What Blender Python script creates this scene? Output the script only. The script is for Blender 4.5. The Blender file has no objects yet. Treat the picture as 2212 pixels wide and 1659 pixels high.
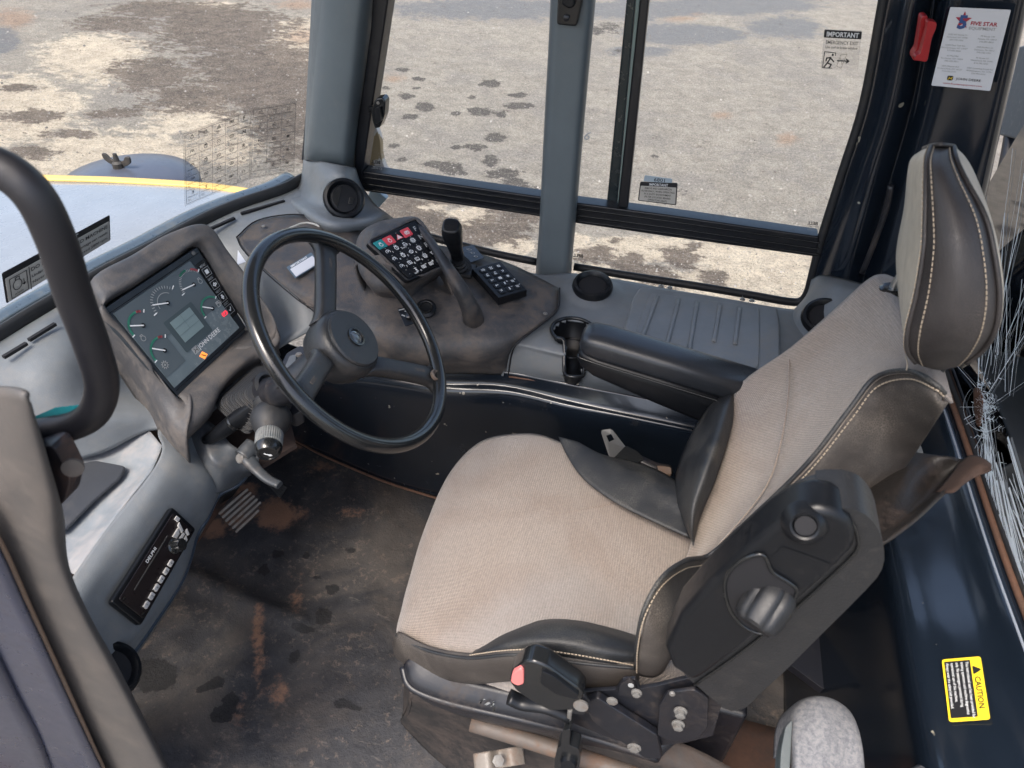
import bpy, bmesh, math, random
import numpy as np
from mathutils import Vector as V, Matrix, noise
random.seed(7)
D = bpy.data; S = bpy.context.scene; COL = S.collection
R = math.radians
# ------------------------------------------------------------------ camera
_y = V((494, -1260, 1530)).normalized()
_d = V((-76, 1820, 1530)); _d = (_d - _d.dot(_y) * _y).normalized()
_x = -(_y.cross(_d)); _u = -_d                       # cab axes seen from the camera
CAM = V((0, 0, 1.5)); FU = 1530.0
cam = D.objects.new('camera', D.cameras.new('camera')); COL.objects.link(cam)
right = V((_x.x, _y.x, _u.x)); down = V((_x.y, _y.y, _u.y)); fwd = V((_x.z, _y.z, _u.z))
M = Matrix((right, -down, -fwd)).transposed().to_4x4(); M.translation = CAM
cam.matrix_world = M
cam.data.sensor_width = 36; cam.data.lens = 36 * FU / 2212
cam.data.clip_start = 0.01; cam.data.clip_end = 2000
cam.data.dof.use_dof = True; cam.data.dof.focus_distance = 1.7; cam.data.dof.aperture_fstop = 9
S.camera = cam
# ------------------------------------------------------------------ world, sun, exposure
SUN_EL, SUN_AZ = R(60), R(-160)
w = D.worlds.new('World'); S.world = w; w.use_nodes = True
wn = w.node_tree.nodes; bg = wn['Background']
sky = wn.new('ShaderNodeTexSky'); sky.sky_type = 'NISHITA'; sky.sun_disc = False
sky.sun_elevation = SUN_EL; sky.sun_rotation = SUN_AZ; sky.air_density = 1.0; sky.dust_density = 4.0; sky.ozone_density = .4
w.node_tree.links.new(sky.outputs[0], bg.inputs[0]); bg.inputs[1].default_value = 0.15
sl = D.lights.new('sun', 'SUN'); sl.energy = 1.1; sl.angle = R(22); sl.color = (1, .95, .88)
sun = D.objects.new('sun', sl); COL.objects.link(sun)
sd = V((math.sin(SUN_AZ) * math.cos(SUN_EL), math.cos(SUN_AZ) * math.cos(SUN_EL), math.sin(SUN_EL)))
sun.rotation_euler = (-sd).to_track_quat('-Z', 'Y').to_euler()
S.view_settings.view_transform = 'Standard'; S.view_settings.look = 'None'
S.view_settings.gamma = 1; S.view_settings.exposure = 1.5
S.render.engine = 'CYCLES'

# ------------------------------------------------------------------ helpers
def ray(u, v):
    return (right * (u - 1106) + down * (v - 829.5) + fwd * FU) / FU
def P(u, v, x=None, y=None, z=None, pl=None):
    """world point seen at photo position (u, v) and lying on a known cab plane"""
    r = ray(u, v)
    if x is not None: t = (x - CAM.x) / r.x
    elif y is not None: t = (y - CAM.y) / r.y
    elif z is not None: t = (z - CAM.z) / r.z
    else:
        n, d = pl; n = V(n); t = (d - n.dot(CAM)) / n.dot(r)
    return CAM + r * t
def Z(pts, z): return [P(a, b, z=z) for a, b in pts]
def Y(pts, y): return [P(a, b, y=y) for a, b in pts]
def X(pts, x): return [P(a, b, x=x) for a, b in pts]

def link(name, me, mat=None, root=None, smooth=True, **mods):
    o = D.objects.new(name, me); COL.objects.link(o)
    if mat: me.materials.append(mat)
    if smooth and len(me.polygons): me.polygons.foreach_set('use_smooth', [True] * len(me.polygons))
    if root is not None: o.parent = root
    if mods.get('thick'):
        m = o.modifiers.new('s', 'SOLIDIFY'); m.thickness = mods['thick']; m.offset = mods.get('off', -1)
    if mods.get('bevel'):
        m = o.modifiers.new('b', 'BEVEL'); m.width = mods['bevel']; m.segments = mods.get('seg', 2)
        m.limit_method = 'ANGLE'; m.angle_limit = R(40)
    if mods.get('sub'):
        m = o.modifiers.new('u', 'SUBSURF'); m.levels = m.render_levels = mods['sub']
    return o
def base(root):
    while root is not None and root.parent is not None: root = root.parent
    return V(root.location) if root is not None else V((0, 0, 0))
def mesh(name, vs, fs, mat=None, root=None, uvs=None, smooth=True, **k):
    b = base(root); me = D.meshes.new(name)
    me.from_pydata([tuple(V(p) - b) for p in vs], [], fs)
    if uvs is not None:
        ul = me.uv_layers.new(name='UVMap')
        li = np.zeros(len(me.loops), dtype=np.int32); me.loops.foreach_get('vertex_index', li)
        ul.data.foreach_set('uv', np.array(uvs, dtype=np.float32)[li].ravel())
    me.update()
    return link(name, me, mat, root, smooth, **k)
def tag(o, label=None, cat=None, group=None, kind=None):
    if label: o['label'] = label
    if cat: o['category'] = cat
    if group: o['group'] = group
    if kind: o['kind'] = kind
    return o
def thing(name, loc, label, cat, group=None):
    o = D.objects.new(name, None); COL.objects.link(o); o.location = loc; o.empty_display_size = .05
    return tag(o, label, cat, group)
def struct(o): o['kind'] = 'structure'; return o

def cr(p, n):
    """Catmull-Rom through the points"""
    p = [V(q) for q in p]
    if len(p) < 3:
        return [p[0].lerp(p[-1], i / n) for i in range(n + 1)]
    e = [2 * p[0] - p[1]] + p + [2 * p[-1] - p[-2]]
    out = []
    for i in range(1, len(e) - 2):
        a, b, c, d = e[i - 1:i + 3]
        for k in range(n):
            t = k / n
            out.append(.5 * ((2 * b) + (c - a) * t + (2 * a - 5 * b + 4 * c - d) * t * t + (3 * b - a - 3 * c + d) * t ** 3))
    out.append(p[-1]); return out
def crc(p, n):
    p = [V(q) for q in p]; L = len(p); out = []
    for i in range(L):
        a, b, c, d = p[i - 1], p[i], p[(i + 1) % L], p[(i + 2) % L]
        for k in range(n):
            t = k / n
            out.append(.5 * ((2 * b) + (c - a) * t + (2 * a - 5 * b + 4 * c - d) * t * t + (3 * b - a - 3 * c + d) * t ** 3))
    return out
def grid(rows, n=6, m=6):
    a = [cr(r, n) for r in rows]
    cols = [cr([r[j] for r in a], m) for j in range(len(a[0]))]
    return [[c[i] for c in cols] for i in range(len(cols[0]))]
def sheet(name, rows, mat, root=None, n=6, m=6, thick=.004, hole=None, disp=None, flip=False, **k):
    g = grid(rows, n, m); nr, nc = len(g), len(g[0])
    vs = [p for r in g for p in r]
    # arc-length uv in metres
    uv = []
    jm = nc // 2; im = nr // 2
    us = [0]; [us.append(us[-1] + (g[im][j] - g[im][j - 1]).length) for j in range(1, nc)]
    ws = [0]; [ws.append(ws[-1] + (g[i][jm] - g[i - 1][jm]).length) for i in range(1, nr)]
    uv = [(us[j], ws[i]) for i in range(nr) for j in range(nc)]
    if disp:
        vs = [p + disp(p, *uv[i]) for i, p in enumerate(vs)]
    fs = []
    for i in range(nr - 1):
        for j in range(nc - 1):
            q = [i * nc + j, i * nc + j + 1, (i + 1) * nc + j + 1, (i + 1) * nc + j]
            if hole and hole(sum((vs[t] for t in q), V((0, 0, 0))) / 4): continue
            fs.append(q[::-1] if flip else q)
    # face the camera side
    if fs:
        q = fs[len(fs) // 2]; nn = (vs[q[1]] - vs[q[0]]).cross(vs[q[2]] - vs[q[0]])
        if nn.dot(CAM - vs[q[0]]) < 0: fs = [f[::-1] for f in fs]
    return mesh(name, vs, fs, mat, root, uv, thick=thick, **k)
def slab(name, pts, ext, mat, root=None, bevel=.003, seg=2, smooth=False):
    """closed outline extruded by the vector ext"""
    pts = [V(p) for p in pts]; ext = V(ext); n = len(pts)
    vs = pts + [p + ext for p in pts]
    nn = V((0, 0, 0))
    for i in range(n): nn += pts[i].cross(pts[(i + 1) % n])
    f = [list(range(n)), list(range(2 * n - 1, n - 1, -1))] + [[(i + 1) % n, i, i + n, (i + 1) % n + n] for i in range(n)]
    if nn.dot(ext) > 0: f = [q[::-1] for q in f]
    c = sum(pts, V((0, 0, 0))) / n
    a = (pts[1] - pts[0]).normalized() if (pts[1] - pts[0]).length > 0 else V((1, 0, 0))
    b = nn.normalized().cross(a)
    uv = [((p - c).dot(a), (p - c).dot(b)) for p in vs]
    o = mesh(name, vs, f, mat, root, uv, smooth=False, bevel=bevel, seg=seg)
    if bevel:
        o.data.polygons.foreach_set('use_smooth', [True] * len(o.data.polygons))
        m = o.modifiers.new('w', 'WEIGHTED_NORMAL'); m.keep_sharp = False
    return o
def rnd(pts, r, n=4):
    """round the corners of an outline"""
    pts = [V(p) for p in pts]; out = []; L = len(pts)
    for i in range(L):
        a, b, c = pts[i - 1], pts[i], pts[(i + 1) % L]
        d1 = min(r, (a - b).length * .45); d2 = min(r, (c - b).length * .45)
        p, q = b + (a - b).normalized() * d1, b + (c - b).normalized() * d2
        for k in range(n + 1):
            t = k / n; out.append(p * (1 - t) ** 2 + b * 2 * t * (1 - t) + q * t * t)
    return out
def perp(t, up=V((0, 0, 1))):
    t = t.normalized()
    if abs(t.dot(up)) > .95: up = V((1, 0, 0))
    a = t.cross(up).normalized(); return a, a.cross(t).normalized()
def tube(name, pts, r, mat, root=None, seg=12, closed=False, n=5, sq=(1, 1), up=V((0, 0, 1)), ex=2.0, cap=True, **k):
    rs = r if isinstance(r, (list, tuple)) else [r] * len(pts)
    p4 = [V(p) for p in pts]
    c = crc(p4, n) if closed else cr(p4, n)
    L = len(c)
    if closed: rr = [rs[i // n] * (1 - (i % n) / n) + rs[(i // n + 1) % len(rs)] * ((i % n) / n) for i in range(L)]
    else: rr = [rs[min(int(i / (L - 1) * (len(rs) - 1)), len(rs) - 2)] + (rs[min(int(i / (L - 1) * (len(rs) - 1)) + 1, len(rs) - 1)] - rs[min(int(i / (L - 1) * (len(rs) - 1)), len(rs) - 2)]) * ((i / (L - 1) * (len(rs) - 1)) - min(int(i / (L - 1) * (len(rs) - 1)), len(rs) - 2)) for i in range(L)]
    vs = []; uv = []; s = 0; a0 = None
    for i in range(L):
        t = (c[(i + 1) % L] - c[i - 1]) if closed else (c[min(i + 1, L - 1)] - c[max(i - 1, 0)])
        t.normalize()
        if a0 is None: a, b = perp(t, up)
        else:
            a = (a0 - t * a0.dot(t)).normalized(); b = a.cross(t)
        a0 = a
        if i: s += (c[i] - c[i - 1]).length
        for q in range(seg):
            th = 2 * math.pi * q / seg; cc, ss = math.cos(th), math.sin(th)
            cc = math.copysign(abs(cc) ** (2 / ex), cc); ss = math.copysign(abs(ss) ** (2 / ex), ss)
            vs.append(c[i] + a * cc * rr[i] * sq[0] + b * ss * rr[i] * sq[1]); uv.append((th * rr[i], s))
    fs = []
    for i in range(L if closed else L - 1):
        for q in range(seg):
            fs.append([i * seg + q, ((i + 1) % L) * seg + q, ((i + 1) % L) * seg + (q + 1) % seg, i * seg + (q + 1) % seg])
    if not closed and cap:
        fs += [list(range(seg)), list(range(L * seg - 1, (L - 1) * seg - 1, -1))]
    o = mesh(name, vs, fs, mat, root, uv, **k)
    if not closed and cap:
        o.data.polygons[-1].use_smooth = False; o.data.polygons[-2].use_smooth = False
    return o
def lathe(name, prof, o, ax, mat, root=None, seg=32, sq=(1, 1), up=V((0, 0, 1)), cut=None, caps=True, **k):
    ax = V(ax).normalized(); a, b = perp(ax, up); o = V(o); vs = []; L = len(prof)
    for r, h in prof:
        for q in range(seg):
            th = 2 * math.pi * q / seg; rr = r if cut is None else r * cut(q, h)
            vs.append(o + ax * h + a * math.cos(th) * rr * sq[0] + b * math.sin(th) * rr * sq[1])
    fs = [[i * seg + q, i * seg + (q + 1) % seg, (i + 1) * seg + (q + 1) % seg, (i + 1) * seg + q] for i in range(L - 1) for q in range(seg)]
    if caps and prof[0][0] > 1e-5: fs.append(list(range(seg - 1, -1, -1)))
    if caps and prof[-1][0] > 1e-5: fs.append(list(range((L - 1) * seg, L * seg)))
    ob = mesh(name, vs, fs, mat, root, [((p - o).dot(a), (p - o).dot(b)) for p in vs], **k)
    bm = bmesh.new(); bm.from_mesh(ob.data); bmesh.ops.remove_doubles(bm, verts=bm.verts, dist=1e-5)
    bmesh.ops.recalc_face_normals(bm, faces=bm.faces)
    for e in bm.edges:
        if len(e.link_faces) == 2 and e.calc_face_angle(0) > R(35): e.smooth = False
    bm.to_mesh(ob.data); bm.free(); return ob
def disc(o, ax, r, h=0.0, up=V((0, 0, 1)), seg=24, sq=(1, 1)):
    ax = V(ax).normalized(); a, b = perp(ax, up)
    return [V(o) + a * math.cos(2 * math.pi * i / seg) * r * sq[0] + b * math.sin(2 * math.pi * i / seg) * r * sq[1] + ax * h for i in range(seg)]
def box(name, c, size, mat, root=None, ax=None, bevel=.003, seg=2):
    ax = ax or (V((1, 0, 0)), V((0, 1, 0)), V((0, 0, 1))); c = V(c)
    a, b, e = [V(ax[i]).normalized() * size[i] / 2 for i in range(3)]
    return slab(name, [c - a - b - e, c + a - b - e, c + a + b - e, c - a + b - e], 2 * e, mat, root, bevel, seg)

class Quad:
    """four corners TL TR BR BL -> points (s across, t down, h above the face)"""
    def __init__(q, tl, tr, br, bl):
        q.c = [V(tl), V(tr), V(br), V(bl)]
        n = (q.c[1] - q.c[0]).cross(q.c[3] - q.c[0]).normalized()
        if n.dot(CAM - q.c[0]) < 0: n = -n
        q.n = n; q.w = (q.c[1] - q.c[0]).length; q.h = (q.c[3] - q.c[0]).length
    def pt(q, s, t, h=0):
        a = q.c[0].lerp(q.c[1], s); b = q.c[3].lerp(q.c[2], s); return a.lerp(b, t) + q.n * h
    def rect(q, s0, t0, s1, t1, h=0): return [q.pt(s0, t0, h), q.pt(s1, t0, h), q.pt(s1, t1, h), q.pt(s0, t1, h)]
    def sub(q, s0, t0, s1, t1, h=0): return Quad(*q.rect(s0, t0, s1, t1, h))
_tc = {}
def glyphs(s, bold=0.0):
    if (s, bold) not in _tc:
        cu = D.curves.new('t', 'FONT'); cu.body = s; cu.size = 1; cu.offset = bold; cu.resolution_u = 2; cu.fill_mode = 'FRONT'
        o = D.objects.new('t', cu); me = D.meshes.new_from_object(o)
        vs = [(v.co.x, v.co.y) for v in me.vertices]; fs = [list(p.vertices) for p in me.polygons]
        D.objects.remove(o); D.meshes.remove(me)
        _tc[(s, bold)] = (vs, fs)
    return _tc[(s, bold)]
def text(q, s, x0, y0, ht, mat, root, wd=None, cx=False, bold=0.01, h=.0006, mir=False, name='lettering', slant=0):
    """text on a Quad: x0,y0 = left and baseline in 0..1, ht cap height in units of q height"""
    vs, fs = glyphs(s, bold)
    if not vs: return
    x1 = min(v[0] for v in vs); x2 = max(v[0] for v in vs)
    sx = ht * q.h / q.w / .7; sy = ht / .7
    if wd: sx = wd / (x2 - x1)
    off = x0 - (sx * (x2 + x1) / 2 if cx else sx * x1)
    pts = []
    for a, b in vs:
        xx = off + (a + slant * b) * sx
        if mir: xx = 2 * (x0 if cx else x0 + sx * (x2 - x1) / 2) - xx
        pts.append(q.pt(xx, y0 - b * sy, h))
    return mesh(name, pts, fs, mat, root, smooth=False)
def strokes(q, L, wd, mat, root, h=.0008, name='icon'):
    """line drawing in 0..1 on a Quad, lines wd wide"""
    vs = []; fs = []
    ar = q.w / max(q.h, 1e-6)
    for pl in L:
        for i in range(len(pl) - 1):
            a, b = V((pl[i][0] * ar, pl[i][1])), V((pl[i + 1][0] * ar, pl[i + 1][1])); d = b - a
            if d.length < 1e-6: continue
            d.normalize(); nn = V((-d.y, d.x)) * wd / 2; a = a - d * wd * .3; b = b + d * wd * .3
            k = len(vs)
            for c in (a - nn, b - nn, b + nn, a + nn): vs.append(q.pt(c.x / ar, c.y, h))
            fs.append([k, k + 1, k + 2, k + 3])
    return mesh(name, vs, fs, mat, root, smooth=False)
def arc(cx, cy, r, a0=0, a1=360, n=14, ry=None):
    ry = ry or r
    return [(cx + r * math.cos(R(a0 + (a1 - a0) * i / n)), cy + ry * math.sin(R(a0 + (a1 - a0) * i / n))) for i in range(n + 1)]
def decal(name, q, mat, root=None, th=.0008, rad=.002, h=.0003):
    return slab(name, rnd(q.rect(0, 0, 1, 1, h), rad, 3), q.n * th, mat, root, bevel=0)

# ------------------------------------------------------------------ materials
def newmat(name):
    m = D.materials.new(name); m.use_nodes = True; nt = m.node_tree
    return m, nt, nt.nodes['Principled BSDF']
def flat(name, c, rough=.5, metal=0, emit=0, coat=0, spec=.5):
    m, nt, b = newmat(name); b.inputs['Base Color'].default_value = (*c, 1); b.inputs['Roughness'].default_value = rough
    b.inputs['Metallic'].default_value = metal; b.inputs['Coat Weight'].default_value = coat
    b.inputs['Specular IOR Level'].default_value = spec
    if emit: b.inputs['Emission Color'].default_value = (*c, 1); b.inputs['Emission Strength'].default_value = emit
    return m
class NB:
    def __init__(s, nt, uv=False):
        s.nt = nt; s.tc = nt.nodes.new('ShaderNodeTexCoord'); s.co = s.tc.outputs['UV' if uv else 'Object']
    def l(s, a, b): s.nt.links.new(a, b)
    def map(s, sc=(1, 1, 1), rot=(0, 0, 0), co=None):
        m = s.nt.nodes.new('ShaderNodeMapping'); m.inputs['Scale'].default_value = sc; m.inputs['Rotation'].default_value = rot
        s.l(co or s.co, m.inputs[0]); return m.outputs[0]
    def noise(s, sc, det=4, rough=.55, dist=0, co=None):
        n = s.nt.nodes.new('ShaderNodeTexNoise'); n.inputs['Scale'].default_value = sc; n.inputs['Detail'].default_value = det
        n.inputs['Roughness'].default_value = rough; n.inputs['Distortion'].default_value = dist
        s.l(co or s.co, n.inputs['Vector']); return n.outputs[0]
    def vor(s, sc, feat='DISTANCE_TO_EDGE', co=None):
        n = s.nt.nodes.new('ShaderNodeTexVoronoi'); n.feature = feat; n.inputs['Scale'].default_value = sc
        s.l(co or s.co, n.inputs['Vector']); return n.outputs['Distance']
    def ramp(s, f, a, b, lo=0, hi=1):
        n = s.nt.nodes.new('ShaderNodeMapRange'); n.interpolation_type = 'SMOOTHSTEP'
        for i, x in ((1, a), (2, b), (3, lo), (4, hi)): n.inputs[i].default_value = x
        s.l(f, n.inputs[0]); return n.outputs[0]
    def mix(s, f, a, b):
        n = s.nt.nodes.new('ShaderNodeMix'); n.data_type = 'RGBA'
        if hasattr(f, 'links'): s.l(f, n.inputs[0])
        else: n.inputs[0].default_value = f
        for i, x in ((6, a), (7, b)):
            if hasattr(x, 'links'): s.l(x, n.inputs[i])
            else: n.inputs[i].default_value = (*x, 1)
        return n.outputs[2]
    def math(s, op, a, b=None):
        n = s.nt.nodes.new('ShaderNodeMath'); n.operation = op
        for i, x in ((0, a), (1, b)):
            if x is None: continue
            if hasattr(x, 'links'): s.l(x, n.inputs[i])
            else: n.inputs[i].default_value = x
        return n.outputs[0]
    def bump(s, b, h, st, dist=.001, nrm=None):
        n = s.nt.nodes.new('ShaderNodeBump'); n.inputs['Strength'].default_value = st; n.inputs['Distance'].default_value = dist
        s.l(h, n.inputs['Height'])
        if nrm is not None: s.l(nrm, n.inputs['Normal'])
        s.l(n.outputs[0], b.inputs['Normal']); return n.outputs[0]
def dirty(name, c, dust, amt=.5, rough=.5, sc=6, grain=900, gb=.25, spots=None, coat=0, drough=.85, spec=.5):
    """plastic or paint with a dust / dirt film, fine grain relief and optional chips"""
    m, nt, b = newmat(name); k = NB(nt)
    n1 = k.noise(sc, 6, .62, .4); n2 = k.noise(sc * 7, 5, .7)
    f = k.ramp(k.math('ADD', k.math('MULTIPLY', n1, .65), k.math('MULTIPLY', n2, .35)), .62 - amt * .3, .72 - amt * .1)
    f = k.math('MULTIPLY', f, min(1, amt * 1.3))
    c2 = tuple(x * .8 for x in c)
    col = k.mix(k.noise(sc * 2.3, 3), c2, tuple(x * 1.15 for x in c)); col = k.mix(f, col, dust)
    ro = k.ramp(f, 0, 1, rough, drough)
    if spots:
        sp = k.ramp(k.noise(spots[1], 2, .5), spots[2], spots[2] + .02); col = k.mix(sp, col, spots[0])
    k.l(col, b.inputs['Base Color']); k.l(k.math('ADD', ro, k.math('MULTIPLY', k.math('SUBTRACT', n2, .5), .25)), b.inputs['Roughness'])
    b.inputs['Coat Weight'].default_value = coat; b.inputs['Coat Roughness'].default_value = .12
    b.inputs['Specular IOR Level'].default_value = spec
    if gb: k.bump(b, k.noise(grain, 2, .5), gb, .0006)
    return m
def leather(name, c, crack, amt=.4, rough=.42, cs=260):
    m, nt, b = newmat(name); k = NB(nt)
    n1 = k.noise(7, 5, .6, .5); n2 = k.noise(60, 4)
    v = k.vor(cs, co=k.map())
    vv = k.ramp(v, .0, .10)
    wear = k.ramp(n1, .42, .68)
    line = k.math('MULTIPLY', k.math('SUBTRACT', 1.0, vv), k.math('MULTIPLY', wear, amt * 1.5))
    col = k.mix(n2, tuple(x * .75 for x in c), tuple(x * 1.3 for x in c))
    col = k.mix(k.math('MULTIPLY', wear, amt * .5), col, crack); col = k.mix(line, col, tuple(x * 1.5 for x in crack))
    k.l(col, b.inputs['Base Color']); k.l(k.ramp(n1, .3, .7, rough - .08, rough + .16), b.inputs['Roughness'])
    k.bump(b, k.math('ADD', vv, k.math('MULTIPLY', n2, .6)), .35, .0006)
    return m
def weave(name, c1, c2, sc=330):
    m, nt, b = newmat(name); k = NB(nt, True)
    def wv(ax, s):
        n = nt.nodes.new('ShaderNodeTexWave'); n.bands_direction = ax; n.inputs['Scale'].default_value = s
        n.inputs['Distortion'].default_value = .6; n.inputs['Detail'].default_value = 2; k.l(k.co, n.inputs[0]); return n.outputs['Fac']
    a, bb = wv('X', sc / 6.28 * 1.0), wv('Y', sc / 6.28 * .6)
    h = k.math('MULTIPLY', a, k.math('ADD', .45, k.math('MULTIPLY', bb, .55)))
    st = k.noise(5, 5, .65, .6); fine = k.noise(700, 3, .8)
    col = k.mix(k.ramp(k.math('ADD', h, k.math('MULTIPLY', fine, .5)), .2, .95), c2, c1)
    col = k.mix(k.ramp(st, .42, .66, 0, .55), col, (.20, .15, .12))
    col = k.mix(k.ramp(k.noise(2.6, 4, .6), .48, .68, 0, .5), col, (.30, .28, .265))
    col = k.mix(k.ramp(k.noise(160, 3, .7), .35, .7, 0, .28), col, (.10, .085, .078))
    k.l(col, b.inputs['Base Color']); b.inputs['Roughness'].default_value = .95; b.inputs['Specular IOR Level'].default_value = .15
    b.inputs['Sheen Weight'].default_value = .25
    k.bump(b, k.math('ADD', h, k.math('MULTIPLY', fine, .3)), .7, .0012)
    return m

GREY = dirty('grey_plastic', (.150, .166, .180), (.190, .19, .185), .5, .46, 12, 420, .6, drough=.58)
GREYP = dirty('grey_pillar_trim', (.095, .115, .125), (.15, .15, .145), .35, .5, 4, 800, .2)
GREYN = dirty('grey_door_trim', (.072, .066, .062), (.11, .092, .078), .5, .5, 4, 600, .15)
BROWN = dirty('dusty_console_plastic', (.042, .043, .047), (.115, .096, .083), .75, .48, 17, 420, 1.0)
BROWNP = dirty('dusty_padded_plastic', (.050, .050, .053), (.11, .096, .086), .7, .55, 10, 300, .9)
NAVY = dirty('navy_paint', (.009, .0135, .021), (.05, .045, .042), .25, .22, 5, 60, .03, coat=.5, spots=((.32, .29, .24), 42, .735))
NAVYR = dirty('navy_rear_paint', (.0080, .0125, .020), (.05, .05, .05), .15, .16, 5, 40, .03, coat=.6, spots=((.3, .28, .22), 30, .745))
BLACK = dirty('black_plastic', (.0055, .0065, .0085), (.020, .019, .019), .3, .36, 12, 800, .12, spec=.32)
BLACKG = dirty('black_gloss_plastic', (.009, .010, .011), (.03, .03, .03), .2, .22, 12, 300, .05, coat=.2)
BLACKM = dirty('black_metal_frame', (.008, .009, .012), (.05, .045, .04), .3, .35, 14, 300, .1)
BLACKD = dirty('black_dirty_metal', (.009, .010, .014), (.042, .032, .027), .5, .40, 16, 300, .15)
RUBBER = dirty('black_rubber', (.017, .018, .020), (.06, .05, .04), .4, .55, 14, 500, .2)
DARK = flat('dark_void', (.006, .006, .008), .8)
RUST = dirty('rusty_steel', (.085, .07, .06), (.12, .07, .045), .6, .6, 18, 200, .4)
COPPER = dirty('bare_rusty_edge', (.13, .065, .04), (.06, .04, .03), .5, .65, 30, 200, .3)
CLAY = dirty('red_clay_dirt', (.06, .030, .020), (.025, .018, .016), .6, .95, 8, 120, .5)
LEATH = leather('black_leather', (.015, .0165, .019), (.085, .08, .068), .45, .46)
LEATHW = leather('worn_brown_leather', (.036, .031, .028), (.10, .086, .072), .55, .52, 300)
LEATHG = leather('worn_lit_leather', (.42, .38, .31), (.10, .10, .09), .25, .42, 600)  # pale worn leather, base lifted further to carry the pad's bright highlight
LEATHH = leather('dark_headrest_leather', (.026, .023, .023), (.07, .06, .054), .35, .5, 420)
FAB = weave('beige_weave_fabric', (.355, .300, .252), (.18, .152, .132), 800)
FABG = dirty('grey_tweed_fabric', (.20, .20, .205), (.10, .105, .12), .8, .95, 160, 400, .9)
STITCH = flat('cream_thread', (.34, .28, .21), .8)
WHITE = flat('white_print', (.75, .76, .76), .5); INK = flat('black_ink', (.012, .012, .014), .5); PAPER = flat('white_sticker', (.62, .63, .66), .45)
CREAM = flat('cream_label', (.42, .40, .36), .5); GREYI = flat('grey_print', (.30, .31, .31), .5); YEL = flat('yellow_label', (.90, .64, .03), .4)
RED = flat('red_plastic', (.34, .012, .016), .35); REDK = flat('red_key', (.62, .06, .08), .45); TEAL = flat('teal_key', (.015, .23, .24), .45)
PINK = flat('pink_red_button', (.72, .19, .18), .4); GRN = flat('green_gauge_mark', (.02, .28, .15), .5); ORG = flat('orange_lamp', (.8, .22, .04), .5, emit=.6)
REDL = flat('red_lamp', (.8, .03, .06), .5, emit=.5); STEEL = flat('zinc_steel', (.45, .45, .44), .32, .9); BOLT = dirty('zinc_bolt', (.14, .137, .13), (.10, .07, .05), .5, .35, 60, 300, .1)
BLUEI = flat('navy_print', (.02, .07, .22), .5); REDI = flat('maroon_print', (.35, .02, .04), .5)
def panemat(name, tint, gl=.9):
    m = D.materials.new(name); m.use_nodes = True; nt = m.node_tree; nt.nodes.clear()
    o = nt.nodes.new('ShaderNodeOutputMaterial'); t = nt.nodes.new('ShaderNodeBsdfTransparent'); t.inputs[0].default_value = (*tint, 1)
    g = nt.nodes.new('ShaderNodeBsdfGlossy'); g.inputs['Roughness'].default_value = .03; g.inputs[0].default_value = (gl, gl, gl, 1)
    f = nt.nodes.new('ShaderNodeFresnel'); f.inputs[0].default_value = 1.35; mx = nt.nodes.new('ShaderNodeMixShader')
    nt.links.new(f.outputs[0], mx.inputs[0]); nt.links.new(t.outputs[0], mx.inputs[1]); nt.links.new(g.outputs[0], mx.inputs[2]); nt.links.new(mx.outputs[0], o.inputs[0]); return m
GLASS = panemat('window_glass', (.95, .97, .965), .3)
def filmmat():
    m = D.materials.new('clear_sticker_film'); m.use_nodes = True; nt = m.node_tree; nt.nodes.clear()
    o = nt.nodes.new('ShaderNodeOutputMaterial'); t = nt.nodes.new('ShaderNodeBsdfTransparent'); g = nt.nodes.new('ShaderNodeBsdfDiffuse')
    g.inputs[0].default_value = (.42, .41, .40, 1); mx = nt.nodes.new('ShaderNodeMixShader'); mx.inputs[0].default_value = .07; t.inputs[0].default_value = (.95, .95, .95, 1)
    nt.links.new(t.outputs[0], mx.inputs[1]); nt.links.new(g.outputs[0], mx.inputs[2]); nt.links.new(mx.outputs[0], o.inputs[0]); return m
FILM = filmmat()
SCREENG = dirty('hazed_display_glass', (.125, .160, .178), (.165, .195, .21), .5, .16, 9, 200, 0, coat=.5, drough=.4)  # paler base colour carries the haze of reflected sky on the screen

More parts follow.
